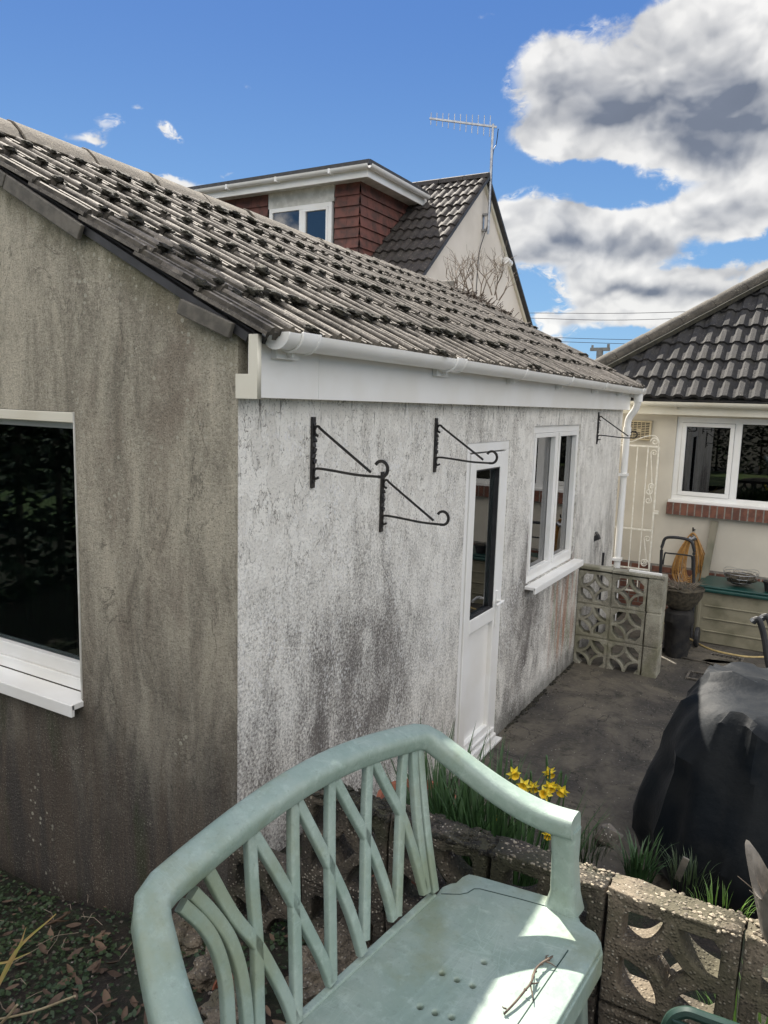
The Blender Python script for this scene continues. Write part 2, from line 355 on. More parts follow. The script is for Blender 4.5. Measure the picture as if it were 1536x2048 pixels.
def patio_mat():
    m, t, p = material('patio_concrete'); P = pos(t)
    n = t.noise(P, 1.6, 7, .7, .6); f = t.noise(P, 45, 6, .75); n2 = t.noise(P, 5, 6, .7)
    c = t.mix(t.ss(n, .35, .65), (.042,.038,.033), (.135,.118,.090))
    c = t.mix(t.ss(n2, .52, .66, 0, .7), c, (.028,.027,.019))
    ck = t.ss(t.math('ABSOLUTE', t.math('SUBTRACT', t.noise(P, 1.3, 6, .55, .5), .5)), .006, .0)
    c = t.mix(t.math('MULTIPLY', ck, .8), c, (.012,.012,.009))
    c = t.mix(t.ss(f, .5, .75, 0, .5), c, (.17,.16,.15))
    vs = t.voro(P, 38)
    cc = t.new('ShaderNodeSeparateColor'); t.put(cc.inputs[0], vs.outputs['Color'])
    c = t.mix(t.math('MULTIPLY', t.ss(vs.outputs['Distance'], .17, .1), t.ss(cc.outputs[1], .82, .88, 0, .8)), c, (.42,.40,.36))
    t.put(p.inputs['Base Color'], c); p.inputs['Roughness'].default_value = .85
    bn = t.new('ShaderNodeBump'); bn.inputs['Distance'].default_value = .004; t.put(bn.inputs['Height'], t.noise(P, 55, 8, .72)); t.put(p.inputs['Normal'], bn.outputs[0])
patio_mat()
def soil_mat():
    m, t, p = material('garden_soil'); P = pos(t)
    n = t.noise(P, 7, 7, .7, .4); f = t.noise(P, 50, 6, .75)
    c = t.mix(t.ss(n, .4, .6), (.024,.018,.013), (.018,.026,.010))
    c = t.mix(t.ss(f, .5, .7, 0, .6), c, (.09,.07,.05))
    t.put(p.inputs['Base Color'], c); p.inputs['Roughness'].default_value = 1
    bn = t.new('ShaderNodeBump'); bn.inputs['Distance'].default_value = .02; t.put(bn.inputs['Height'], t.noise(P, 35, 8, .75)); t.put(p.inputs['Normal'], bn.outputs[0])
soil_mat()
def bench_mat():
    m, t, p = material('bench_plastic'); P = pos(t)
    n = t.noise(P, 6, 6, .65, .3); n2 = t.noise(P, 30, 6, .7)
    c = t.mix(t.ss(n, .4, .62), (.225,.298,.252), (.275,.342,.298))
    c = t.mix(t.ss(n2, .5, .72, 0, .45), c, (.40,.49,.44))
    s = t.new('ShaderNodeTexWave'); s.wave_type = 'BANDS'   # scuffs
    v = t.voro(t.vm('MULTIPLY', P, (6, 60, 20)), 1.2, 'DISTANCE_TO_EDGE'); v2 = t.voro(t.vm('MULTIPLY', P, (60, 9, 30)), .8, 'DISTANCE_TO_EDGE')
    t.n.remove(s)
    sc_ = t.math('MULTIPLY', t.math('MAXIMUM', t.ss(v.outputs[0], .03, 0), t.ss(v2.outputs[0], .03, 0)), t.ss(t.noise(P, 4, 3), .5, .65, 0, .18))
    c = t.mix(sc_, c, (.5,.6,.56))
    c = t.mix(t.ss(t.noise(P, 3.3, 6, .65), .50, .68, 0, .6), c, (.20,.225,.13))
    c = t.mix(t.ss(t.noise(P, 70, 4, .7), .55, .75, 0, .35), c, (.12,.15,.12))
    t.put(p.inputs['Base Color'], c); t.put(p.inputs['Roughness'], t.ss(n2, .3, .7, .38, .6))
    bn = t.new('ShaderNodeBump'); bn.inputs['Distance'].default_value = .0012; t.put(bn.inputs['Height'], t.noise(P, 60, 5, .6)); t.put(p.inputs['Normal'], bn.outputs[0])
bench_mat()
def cover_mat():
    m, t, p = material('cover_fabric'); P = pos(t)
    c = t.mix(t.ss(t.noise(P, 5, 5, .6), .4, .65), (.0025,.005,.008), (.009,.011,.013))
    t.put(p.inputs['Base Color'], c); p.inputs['Roughness'].default_value = .6; p.inputs['Specular IOR Level'].default_value = .14
    p.inputs['Sheen Weight'].default_value = .06; p.inputs['Sheen Roughness'].default_value = .4
    bn = t.new('ShaderNodeBump'); bn.inputs['Distance'].default_value = .004; t.put(bn.inputs['Height'], t.noise(P, 18, 5, .6)); t.put(p.inputs['Normal'], bn.outputs[0])
cover_mat()

# ---------------------------------------------------------------- helpers
def link(o, parent=None):
    COL.objects.link(o)
    if parent: o.parent = parent; o.matrix_parent_inverse = parent.matrix_world.inverted()
    return o
def tag(o, label=None, cat=None, group=None, kind=None):
    for k, v in (('label', label), ('category', cat), ('group', group), ('kind', kind)):
        if v: o[k] = v
    return o
def empty(name, loc, label, cat, group=None):
    o = bpy.data.objects.new(name, None); o.location = loc; o.matrix_world = Matrix.Translation(loc); COL.objects.link(o)
    o.empty_display_size = .1
    return tag(o, label, cat, group)
def nvec(v, s=1.): return mnoise.noise(Vector(v)*s)

class MB:
    def __init__(s): s.bm = bmesh.new()
    def face(s, pts):
        vs = [s.bm.verts.new(p) for p in pts]
        try: return s.bm.faces.new(vs)
        except ValueError: return None
    def box(s, a, b, rot=None, c0=None):
        """box between corners a and b, optional rotation matrix about its centre"""
        a, b = Vector(a), Vector(b); c = (a+b)/2; h = (b-a)/2
        vs = []
        for dx in (-1, 1):
            for dy in (-1, 1):
                for dz in (-1, 1):
                    v = Vector((dx*h.x, dy*h.y, dz*h.z))
                    if rot: v = rot @ v
                    vs.append(s.bm.verts.new(c+v))
        for f in ((0,1,3,2),(4,6,7,5),(0,4,5,1),(2,3,7,6),(0,2,6,4),(1,5,7,3)):
            s.bm.faces.new([vs[i] for i in f])
        return s
    def bar(s, p, q, w, h, up=(0,0,1)):
        """rectangular bar from p to q, w across, h along up"""
        p, q = Vector(p), Vector(q); d = (q-p).normalized(); up = Vector(up)
        sd = d.cross(up).normalized(); u2 = sd.cross(d).normalized()
        return s.sweep([p, q], [(-w/2,-h/2),(w/2,-h/2),(w/2,h/2),(-w/2,h/2)], up=u2)
    def sweep(s, path, prof, up=(0,0,1), cap=True, scales=None, ups=None):
        path = [Vector(p) for p in path]; n = len(path); rings = []
        for i, p in enumerate(path):
            d = (path[min(i+1, n-1)]-path[max(i-1, 0)]).normalized()
            u = Vector(ups[i] if ups else up); sd = d.cross(u)
            if sd.length < 1e-5: sd = d.cross(Vector((1, .01, 0)))
            sd.normalize(); u2 = sd.cross(d).normalized()
            k = scales[i] if scales else 1.
            kx, ky = (k if isinstance(k, tuple) else (k, k))
            rings.append([s.bm.verts.new(p+sd*(a*kx)+u2*(b*ky)) for a, b in prof])
        m = len(prof)
        for i in range(n-1):
            for j in range(m):
                s.bm.faces.new((rings[i][j], rings[i][(j+1) % m], rings[i+1][(j+1) % m], rings[i+1][j]))
        if cap:
            s.bm.faces.new(rings[0][::-1]); s.bm.faces.new(rings[-1])
        return s
    def tube(s, path, r, n=8, scales=None):
        pr = [(cos(2*pi*k/n)*r, sin(2*pi*k/n)*r) for k in range(n)]
        path = [Vector(p) for p in path]
        dd = (path[-1]-path[0]); up = Vector((0,0,1))
        if dd.length > 1e-6 and abs(dd.normalized().z) > .9: up = Vector((.3,1,0))
        return s.sweep(path, pr, up, scales=scales)
    def lathe(s, c, prof, n=24, squash=1.):
        c = Vector(c); rings = []
        for r, z in prof:
            rings.append([s.bm.verts.new(c+Vector((r*cos(2*pi*k/n), r*squash*sin(2*pi*k/n), z))) for k in range(n)])
        for i in range(len(rings)-1):
            for k in range(n):
                s.bm.faces.new((rings[i][k], rings[i][(k+1) % n], rings[i+1][(k+1) % n], rings[i+1][k]))
        s.bm.faces.new(rings[0][::-1]); s.bm.faces.new(rings[-1]); return s
    def rock(s, c, size, sub=2, rough=.25, seed=0, rot=None):
        r = bmesh.ops.create_icosphere(s.bm, subdivisions=sub, radius=1.)
        c = Vector(c); size = Vector(size)
        for v in r['verts']:
            d = v.co.copy(); k = 1+rough*2*mnoise.noise(d*1.6+Vector((seed*3.1, seed*1.7, 5)))+rough*mnoise.noise(d*4+Vector((seed, 9, seed*2.)))
            q = Vector((d.x*size.x, d.y*size.y, d.z*size.z))*k
            if rot: q = rot @ q
            v.co = c+q
        return s
    def blade(s, base, direc, L, w, droop=.6, n=6, fold=.25, tw=0.):
        """a strap leaf: rises from base, leans along direc, bends over"""
        base = Vector(base); h = Vector((direc[0], direc[1], 0)).normalized(); side = Vector((-h.y, h.x, 0)); lean = direc[2]
        p = base.copy(); a = lean; prev = None
        for i in range(n+1):
            t = i/n; ww = w*(1-t**2.2)*(.55+.45*min(1, t*4)); ang = a+droop*t*t*1.6
            up_ = h*cos(ang)*-1+Vector((0,0,1))*sin(ang)
            l = s.bm.verts.new(p-side*ww/2); r = s.bm.verts.new(p+side*ww/2); c = s.bm.verts.new(p-up_*0+(h*-sin(ang)*0)+Vector((0,0,-fold*ww)))
            if prev:
                s.bm.faces.new((prev[0], prev[2], c, l)); s.bm.faces.new((prev[2], prev[1], r, c))
            prev = (l, r, c)
            st = (h*sin(ang)+Vector((0,0,1))*cos(ang))*(L/n); p = p+st
        return s
    def build(s, name, mat, parent=None, bevel=0., smooth=False, seg=2, subsurf=0, sharp=35):
        bmesh.ops.remove_doubles(s.bm, verts=s.bm.verts, dist=1e-5) if subsurf else None
        bmesh.ops.recalc_face_normals(s.bm, faces=s.bm.faces)
        me = bpy.data.meshes.new(name); s.bm.to_mesh(me); s.bm.free()
        for m in (mat if isinstance(mat, (list, tuple)) else [mat]): me.materials.append(M[m])
        o = bpy.data.objects.new(name, me); link(o, parent)
        if smooth or subsurf:
            for p in me.polygons: p.use_smooth = True
            if smooth and not subsurf and sharp < 180:
                me.set_sharp_from_angle(angle=radians(sharp))
        if bevel:
            b = o.modifiers.new('bevel', 'BEVEL'); b.width = bevel; b.segments = seg; b.limit_method = 'ANGLE'; b.angle_limit = radians(40)
            b.harden_normals = False
        if subsurf:
            q = o.modifiers.new('sub', 'SUBSURF'); q.levels = q.render_levels = subsurf
        return o
def flat_plate(loops, depth, bevel=0., res=1):
    """outline with holes (2D loops) -> bmesh of a solid plate, thickness along Z centred on 0"""
    cu = bpy.data.curves.new('tmp', 'CURVE'); cu.dimensions = '2D'; cu.fill_mode = 'BOTH'
    cu.extrude = max(depth/2-bevel, 1e-4); cu.bevel_depth = bevel; cu.bevel_resolution = res
    if bevel: cu.offset = -bevel
    for lp in loops:
        sp = cu.splines.new('POLY'); sp.points.add(len(lp)-1); sp.use_cyclic_u = True
        for i, (x, y) in enumerate(lp): sp.points[i].co = (x, y, 0, 1)
    o = bpy.data.objects.new('tmp', cu); COL.objects.link(o)
    dg = bpy.context.evaluated_depsgraph_get(); me = bpy.data.meshes.new_from_object(o.evaluated_get(dg))
    bpy.data.objects.remove(o); bpy.data.curves.remove(cu)
    mb = MB(); mb.bm.from_mesh(me); bpy.data.meshes.remove(me)
    bmesh.ops.remove_doubles(mb.bm, verts=mb.bm.verts, dist=1e-5)
    return mb
def xf(mb, O, X, Y, Z):
    O, X, Y, Z = Vector(O), Vector(X), Vector(Y), Vector(Z)
    for v in mb.bm.verts: v.co = O+X*v.co.x+Y*v.co.y+Z*v.co.z
    return mb
def merge(a, b):
    me = bpy.data.meshes.new('t'); b.bm.to_mesh(me); b.bm.free(); a.bm.from_mesh(me); bpy.data.meshes.remove(me); return a
def arc(cx, cy, r, a0, a1, n): return [(cx+r*cos(a0+(a1-a0)*i/n), cy+r*sin(a0+(a1-a0)*i/n)) for i in range(n+1)]
def copy_tree(o, parent=None):
    c = o.copy(); COL.objects.link(c); c.parent = parent
    if parent: c.matrix_parent_inverse = o.matrix_parent_inverse.copy()
    for ch in list(o.children): copy_tree(ch, c)
    return c
def smooth_path(pts, n=8):
    """Catmull-Rom through pts"""
    P = [Vector(p) for p in pts]; P = [P[0]*2-P[1]]+P+[P[-1]*2-P[-2]]; out = []
    for i in range(1, len(P)-2):
        for k in range(n):
            t = k/n; a, b, c, d = P[i-1:i+3]
            out.append(.5*((2*b)+(c-a)*t+(2*a-5*b+4*c-d)*t*t+(3*b-a-3*c+d)*t**3))
    out.append(P[-2]); return out
def wallslab(mb, y0y1, xr, zr, axis, holes):
    """solid wall with rectangular openings: cut into boxes. axis 'x': wall runs along x (y0y1 = thickness range in y); 'y': runs along y"""
    (u0, u1), (z0, z1) = xr, zr
    us = sorted({u0, u1, *[h[0] for h in holes], *[h[1] for h in holes]}); zs = sorted({z0, z1, *[h[2] for h in holes], *[h[3] for h in holes]})
    V = {}
    a, b = y0y1
    def P(u, w, z): return (u, w, z) if axis == 'x' else (w, u, z)
    def hole(i, j):
        if i < 0 or j < 0 or i >= len(us)-1 or j >= len(zs)-1: return True
        cu, cz = (us[i]+us[i+1])/2, (zs[j]+zs[j+1])/2
        return any(h[0] < cu < h[1] and h[2] < cz < h[3] for h in holes)
    def v(i, w, j):
        k = (i, w, j)
        if k not in V: V[k] = mb.bm.verts.new(P(us[i], (a, b)[w], zs[j]))
        return V[k]
    for i in range(len(us)-1):
        for j in range(len(zs)-1):
            if hole(i, j): continue
            for w in (0, 1): mb.bm.faces.new((v(i,w,j), v(i+1,w,j), v(i+1,w,j+1), v(i,w,j+1)))
            if hole(i-1, j): mb.bm.faces.new((v(i,0,j), v(i,1,j), v(i,1,j+1), v(i,0,j+1)))
            if hole(i+1, j): mb.bm.faces.new((v(i+1,0,j), v(i+1,1,j), v(i+1,1,j+1), v(i+1,0,j+1)))
            if hole(i, j-1): mb.bm.faces.new((v(i,0,j), v(i,1,j), v(i+1,1,j), v(i+1,0,j)))
            if hole(i, j+1): mb.bm.faces.new((v(i,0,j+1), v(i,1,j+1), v(i+1,1,j+1), v(i+1,0,j+1)))

# ---------------------------------------------------------------- ground
ZS = 1.07       # bench seat height
WT = 1.08       # top of the block wall
def sstep(a, b, x):
    t = max(0, min(1, (x-a)/(b-a))); return t*t*(3-2*t)
def G(x, y):
    if y > -.15:
        z = .46*sstep(.95, .78, y+.05*sin(x*7)) if x > -.02 else -.03
        return z if z > 0 else -.03
    base = .08+.14*sstep(-1.3, -.3, x)+.30*sstep(-.45, .55, x)+.11*sstep(.3, 1.1, x)
    base += .10*min(2.5, -y)*(1-sstep(.2, 1.2, x))
    far = sstep(-4, -9, y); base = base*(1-far)+.55*far
    return base+.018*nvec((x, y, 0), 3)+.008*nvec((x, y, 3), 11)
def ground():
    xs = [-600,-200,-60,-25,-12,-8,-6,-5,-4,-3.5]+[-3+.07*i for i in range(86)]+[3.3,4,5,7,10,16,30,80,200,600]
    ys = [-600,-200,-60,-25,-14,-10,-8,-6.5,-5.5,-4.5,-4]+[-3.5+.08*i for i in range(42)]+[-.151,-.149,-.05]+[.03*i+.1 for i in range(30)]+[1.2,1.6,2.5,4,7,12,20,40,90,200,800]
    mb = MB(); grid = [[mb.bm.verts.new((x, y, G(x, y))) for x in xs] for y in ys]
    for j in range(len(ys)-1):
        for i in range(len(xs)-1): mb.bm.faces.new((grid[j][i], grid[j][i+1], grid[j+1][i+1], grid[j+1][i]))
    tag(mb.build('ground', 'garden_soil', smooth=True, sharp=180), kind='structure')
    mb = MB(); n = 60      # patio slab, faintly uneven
    X0, X1, Y0, Y1 = -.0, 9., .72, 6.75
    X = [X0+(X1-X0)*(i/n)**1.5 for i in range(n+1)]; Yv = [Y0+(Y1-Y0)*j/n for j in range(n+1)]
    g = [[mb.bm.verts.new((x, y, .004+.006*nvec((x, y, 1), 1.5))) for x in X] for y in Yv]
    for j in range(n):
        for i in range(n): mb.bm.faces.new((g[j][i], g[j][i+1], g[j+1][i+1], g[j+1][i]))
    tag(mb.build('patio', 'patio_concrete', smooth=True, sharp=180), kind='structure')
    mb = MB(); mb.box((-14,-9.5,.57),(10,-4.2,.575)); tag(mb.build('lawn_ground', 'lawn'), kind='structure')
ground()

# ---------------------------------------------------------------- profiled roofs
def roof_tiles(mb, O, U, V, nu, nv, pitch, course, prof, th=.022, jitter=.002, skip=None, seed=0, trough=-1., stagger=0.):
    """O lower-left corner, U unit across, V unit upslope; prof = list of (fraction, height) over one pitch"""
    O, U, V = Vector(O), Vector(U).normalized(), Vector(V).normalized(); N = U.cross(V).normalized()
    if N.z < 0: N = -N
    for c in range(nv):
        for k in range(nu):
            if skip and skip(c, k): continue
            jt = rnd.uniform(-jitter, jitter); jv = rnd.uniform(-.004, .004); tl = rnd.uniform(-jitter, jitter)*.5
            rows = []
            for (fv, lift) in ((0., -.35), (0., 1.), (.33, .72), (.66, .36), (1.06, -.06)):
                row = []
                for (fu, h) in prof:
                    u = (k+fu+(stagger if c % 2 else 0))*pitch; v = (c+fv)*course+(jv if fv < .1 else 0)
                    z = h+lift*th+jt+tl*fu+.0015*nvec((u*9, v*9, seed))
                    if fv == 0. and lift < 0: z = h-.012
                    row.append(mb.bm.verts.new(O+U*u+V*v+N*z))
                rows.append(row)
            for a in range(len(rows)-1):
                for b in range(len(prof)-1):
                    fc = mb.bm.faces.new((rows[a][b], rows[a][b+1], rows[a+1][b+1], rows[a+1][b]))
                    if (trough > 0 and a == 0) or (trough > 0 and min(prof[b][1], prof[b+1][1]) < trough and rnd.random() < .93): fc.material_index = 1  # risers, troughs and rib flanks take the painted shade
            for b in (0, len(prof)-1):      # closed sides
                lo = [mb.bm.verts.new(r[b].co-N*.014) for r in (rows[1], rows[-1])]
                mb.bm.faces.new((rows[1][b], rows[2][b], rows[3][b], rows[4][b], lo[1], lo[0]))
ang = math.atan(.515); SV = Vector((-cos(ang), 0, sin(ang))); SU = Vector((0, 1, 0)); SN = Vector((sin(ang), 0, cos(ang)))
RX, RZ = -1.9, 3.605     # ridge
EO = Vector((.15, -.035, 2.545))   # eaves corner of the tile plane
PROF_ROMAN = [(0,.0),(.08,.0),(.12,.015),(.20,.018),(.25,.0),(.40,.0),(.44,.016),(.52,.018),(.57,.0),(.70,.0),(.74,.022),(.80,.032),(.88,.032),(.94,.018),(1.,.0)]

def extension():
    B = empty('bungalow_extension', (0, 0, 0), 'low extension with stained grey gable, flaking white long wall and mossy tiled roof', 'building')
    # walls: the olive-grey gable
    mb = MB(); T = .24; LW = (-2.6, -.885, 1.0, 2.256)
    wallslab(mb, (0., T), (-3.8, -.001), (-.1, 2.33), 'x', [LW])
    g = [(-3.8, 2.33), (-.001, 2.33), (-.001, 2.575), (-1.9, 3.545), (-3.8, 2.575)]
    f = [mb.bm.verts.new((x, 0, z)) for x, z in g]; b = [mb.bm.verts.new((x, T, z)) for x, z in g]
    mb.bm.faces.new(f); mb.bm.faces.new(b[::-1])
    for i in range(5): mb.bm.faces.new((f[i], f[(i+1) % 5], b[(i+1) % 5], b[i]))
    mb.build('gable_wall', 'stained_render', B)
    mb = MB()
    DO = (2.03, 2.73, .0, 2.11); WO = (3.21, 4.42, 1.02, 2.20)
    wallslab(mb, (-T, 0.), (.002, 5.95), (-.1, 2.345), 'y', [DO, WO])
    mb.build('long_wall', 'painted_render', B)
    mb = MB(); WB = (2.9, 4.6, 1.1, 2.15)       # rear and far walls; the rear one has its own window opening
    wallslab(mb, (-3.8, -3.6), (.245, 5.95), (-.1, 2.6), 'y', [WB])
    wallslab(mb, (5.71, 5.95), (-3.595, -.245), (-.1, 2.6), 'x', [])
    f = [(-3.595, 2.603), (-.245, 2.603), (-1.9, 3.54)]
    a = [mb.bm.verts.new((x, 5.72, z)) for x, z in f]; b = [mb.bm.verts.new((x, 5.94, z)) for x, z in f]
    mb.bm.faces.new(a); mb.bm.faces.new(b)
    for i in range(3): mb.bm.faces.new((a[i], a[(i+1) % 3], b[(i+1) % 3], b[i]))
    mb.build('rear_wall', 'painted_render', B)
    mb = MB(); mb.box((-3.59,.25,.02),(-.25,5.70,.06)); mb.build('room_floor', 'room_dark', B)
    mb = MB(); mb.box((-3.59,.25,2.36),(-.25,5.70,2.40)); mb.build('room_ceiling', 'room_wall', B)
    mb = MB(); mb.box((-3.59,2.30,.061),(-.6,2.38,2.355)); mb.build('room_partition', 'room_dark', B)
    # rear window (seen through the long-wall window)
    fr = MB()
    for (y0, y1, z0, z1) in ((2.9,4.6,1.1,1.17),(2.9,4.6,2.08,2.15),(2.9,2.97,1.17,2.08),(4.53,4.6,1.17,2.08),(3.72,3.79,1.17,2.08),(2.97,3.72,1.72,1.76)):
        fr.box((-3.74,y0,z0),(-3.68,y1,z1))
    fr = fr.build('window', 'white_plastic', B); gl = MB(); gl.box((-3.712,2.97,1.17),(-3.706,4.53,2.08)); gl.build('pane', 'glass', fr)
    # kitchen units
    mb = MB(); mb.box((-1.1,3.3,.062),(-.5,4.4,.9)); mb.box((-1.12,3.28,.9),(-.46,4.42,.94)); mb.build('worktop', 'room_wall', B, .01)

    # roof tiles
    course = .340; nu = 41
    mb = MB(); roof_tiles(mb, EO, SU, SV, nu, 7, .15, course, PROF_ROMAN, seed=3, jitter=.0035, th=.016, trough=.006)
    # the far verge steps in where tiles sit shorter
    tiles = mb.build('roof', ('tile_mossy', 'channel_shade'), B, smooth=True, sharp=50)
    mb = MB(); O2 = Vector((-3.95, -.03, 2.55)); roof_tiles(mb, O2, SU, Vector((cos(ang),0,sin(ang))), nu, 6, .15, course, PROF_ROMAN, seed=5)
    mb.build('rear_roof', ('tile_mossy', 'channel_shade'), B, smooth=True, sharp=50)
    # roofing deck beneath
    mb = MB()
    p0 = EO+SU*.06-SV*-.02-SN*.014; p0.x = .10; L = (RX+.02-p0.x)/SV.x
    lo = p0; hi = p0+SV*L
    q = [lo, lo+SU*6.0, hi+SU*6.0, hi]; q2 = [v-SN*.022 for v in q]
    a = [mb.bm.verts.new(v) for v in q]; b = [mb.bm.verts.new(v) for v in q2]
    mb.bm.faces.new(a); mb.bm.faces.new(b[::-1])
    for i in range(4): mb.bm.faces.new((a[i], a[(i+1) % 4], b[(i+1) % 4], b[i]))
    q = [Vector((-3.8-(v.x), v.y, v.z)) for v in q]; q2 = [Vector((-3.8-(v.x), v.y, v.z)) for v in q2]
    a = [mb.bm.verts.new(v) for v in q]; b = [mb.bm.verts.new(v) for v in q2]
    mb.bm.faces.new(a); mb.bm.faces.new(b[::-1])
    for i in range(4): mb.bm.faces.new((a[i], a[(i+1) % 4], b[(i+1) % 4], b[i]))
    mb.build('roof_deck', 'roof_edge_dark', B)
    # moss cushions on the lower edges of the courses
    mb = MB(); r = random.Random(4)
    for c in range(0, 7):
        for k in range(nu):
            y = k*.15
            dens = .95*(1-.35*sstep(1.5, 4.6, y)) if c > 0 else .18
            for (fu, w) in ((.74, .034), (.46, .018), (.2, .02)):
                if r.random() > dens*(1 if fu > .6 else .45): continue
                u = (k+fu+r.uniform(-.05, .05))*.15; v = c*course+r.uniform(-.012, .040)
                s = (.85 if y < 3 else .62)*r.uniform(.45, 1.25)*(.7 if c < 1 else 1)
                p = EO+SU*u+SV*v+SN*(.012+(.024 if fu > .6 else .0)+.010)
                mb.rock(p, (.030*s*r.uniform(.7,1.7), w*s*1.15, .014*s), 3, .42, r.random()*90, Matrix.Rotation(ang, 3, 'Y'))
    for i in range(150):   # scattered crusts in the pans
        u = r.uniform(0, 3.6); v = r.uniform(0, 2.3); p = EO+SU*u+SV*v+SN*.012
        mb.rock(p, (r.uniform(.02,.05), r.uniform(.008,.018), .010), 1, .35, r.random()*90, Matrix.Rotation(ang, 3, 'Y'))
    o = mb.build('moss', 'moss', tiles, smooth=True, sharp=180); o['kind'] = 'stuff'
    # ridge tiles, one cap lying askew at the near end
    y = -.02; i = 0
    mb = MB()
    while y < 5.55:
        L = .45; zj = rnd.uniform(-.006, .006); xj = rnd.uniform(-.006, .006)
        prof = [(-.150,-.080),(-.100,-.022),(-.045,.024),(0,.042),(.045,.024),(.100,-.022),(.150,-.080),(.134,-.085),(.09,-.036),(.04,.004),(0,.018),(-.04,.004),(-.09,-.036),(-.134,-.085)]
        zz = RZ+.045-.013*y; t0 = Vector((RX+xj, y+.004, zz+zj+.004)); t1 = Vector((RX+xj, y+L-.004, zz+zj-.008))
        mb.sweep([t0, t1], prof)
        y += L; i += 1
    mb.build('ridge', 'tile_ridge', B, bevel=.006, smooth=True)
    mb = MB()      # mortar bedding
    for sgn in (1,-1):
        pts = [Vector((RX+sgn*.122+.006*nvec((yy*.1*5, 1, 0)), yy*.1, RZ-.062+.008*nvec((yy*.1*7, 0, 2)))) for yy in range(0, 56)]
        mb.sweep(pts, [(-.02,-.02),(.02,-.02),(.015,.018),(-.015,.02)])
    mb.build('ridge_mortar', 'mortar', B)
    mb = MB(); mb.box((RX-.1,5.53,RZ-.12),(RX+.1,5.6,RZ+.06)); mb.build('ridge_end', 'mortar', B, .012)
    # verge undercloak: grey slate strips, one slipped
    mb = MB()
    for (a, b, dz, w, tilt) in ((2.25, 1.52, .008, .055, 0), (1.515, 1.0, .006, .060, .004), (.40, .14, -.022, .055, -.03)):
        pa = EO+SV*(a)-SN*(.05-dz)+SU*.0; pb = EO+SV*(b)-SN*(.05-dz+tilt)
        mb = MB(); mb.bar(pa+Vector((0,-.004,-.01)), pb+Vector((0,-.004,-.01)), .02, w, SN); mb.build('verge_strip', 'slate', B, .004)
    mb = MB()
    pa = EO+SV*2.2-SN*.045+SU*.03; pb = EO+SV*.08-SN*.045+SU*.03
    mb.bar(pa, pb, .03, .03, SN); mb.build('verge_batten', 'roof_edge_dark', B)

    # fascia, boxed end, soffit
    mb = MB(); mb.box((.046,.408,2.336),(.062,5.97,2.535)); fa = mb.build('fascia', 'white_plastic', B, .0015)
    mb = MB(); mb.box((.046,.0,2.336),(.0635,.4045,2.545)); mb.build('fascia', 'white_plastic', B, .0015)
    mb = MB(); mb.box((.002,.0,2.337),(.0455,5.96,2.346)); mb.build('soffit', 'white_plastic', B)
    mb = MB(); xf(merge(flat_plate([[(-.012+.02,2.331),(.137-.03,2.331),(.137-.03,2.552),(.067,2.552),(.067,2.417),(.008,2.417)]], .022, .0015), MB()), (0,-.012,0), (1,0,0), (0,0,1), (0,-1,0)).build('box_end', 'cream_plastic', B)
    # gutter: half-round channel with end cap, unions, brackets
    gy0, gy1 = .045, 6.02; gx = .135; r_ = .056; gz = 2.563
    def zg(y): return gz-.012*y/6
    prof = [(r_*cos(a), r_*sin(a)) for a in [pi+pi*k/12 for k in range(13)]]+[((r_-.004)*cos(a), (r_-.004)*sin(a)) for a in [2*pi-pi*k/12 for k in range(13)]]
    mb = MB(); mb.sweep([(gx, gy0, zg(gy0)), (gx, gy1, zg(gy1))], prof)
    gut = mb.build('gutter', 'white_plastic', B, smooth=True, sharp=50)
    mb = MB(); m2 = flat_plate([arc(0,0,.060,pi,2*pi,16)], .006, .001); xf(m2, (gx, gy0-.003, zg(0)), (1,0,0), (0,0,1), (0,-1,0)); m2.build('end_cap', 'white_plastic', gut)
    def band(y, w, r2, name, clip=False):
        m = MB(); pr = [(r2*cos(a), r2*sin(a)) for a in [pi*.97+pi*1.06*k/14 for k in range(15)]]+[(r_*1.005*cos(a), r_*1.005*sin(a)) for a in [2.03*pi-pi*1.06*k/14 for k in range(15)]]
        m.sweep([(gx, y-w/2, zg(y)), (gx, y+w/2, zg(y))], pr)
        if clip:
            m.box((.063,y-w*.6,zg(y)-.085),(.09,y+w*.6,zg(y)-.02)); m.box((gx-.075,y-.008,zg(y)-.078),(gx-.02,y+.008,zg(y)-.05))
        return m.build(name, 'white_plastic', gut, .0015, smooth=True)
    for y in (.17, 1.47): band(y, .11, .0625, 'union', True); band(y-.05, .012, .066, 'union_lip'); band(y+.05, .012, .066, 'union_lip')
    for y in (2.45, 3.45, 4.45, 5.35): band(y, .022, .061, 'bracket', True)
    band(5.97, .1, .064, 'outlet', True)
    # downpipe, offset bend then down to the ground
    mb = MB(); pth = smooth_path([(gx, 5.98, zg(6)-.05), (gx, 5.98, 2.42), (.11, 5.985, 2.34), (.06, 5.99, 2.26), (.045, 5.99, 2.18), (.045, 5.99, 2.0)], 6)
    mb.tube(pth, .034, 14); mb.tube([(.045,5.99,2.05),(.045,5.99,.05)], .034, 14); mb.tube([(gx,5.98,2.50),(gx,5.98,2.42)], .044, 14); mb.tube([(.045,5.99,2.16),(.045,5.99,2.08)], .041, 14)
    for z in (1.65,.75): mb.box((.002,5.94,z),(.085,6.04,z+.03))
    mb.build('downpipe', 'white_plastic', B, smooth=True)

    # ---- gable window
    y0 = .075; x0, x1 = -2.6, -.885; z0, z1 = 1.06, 2.256
    fr = MB()
    fr.box((x0,y0,z0),(x1,y0+.07,z0+.065)); fr.box((x0,y0,z1-.075),(x1,y0+.07,z1)); fr.box((x1-.07,y0,z0+.065),(x1,y0+.07,z1-.075)); fr.box((x0,y0,z0+.065),(x0+.07,y0+.07,z1-.075))
    fr.box((x0,y0-.012,z0-.055),(x1,y0+.07,z0-.002))
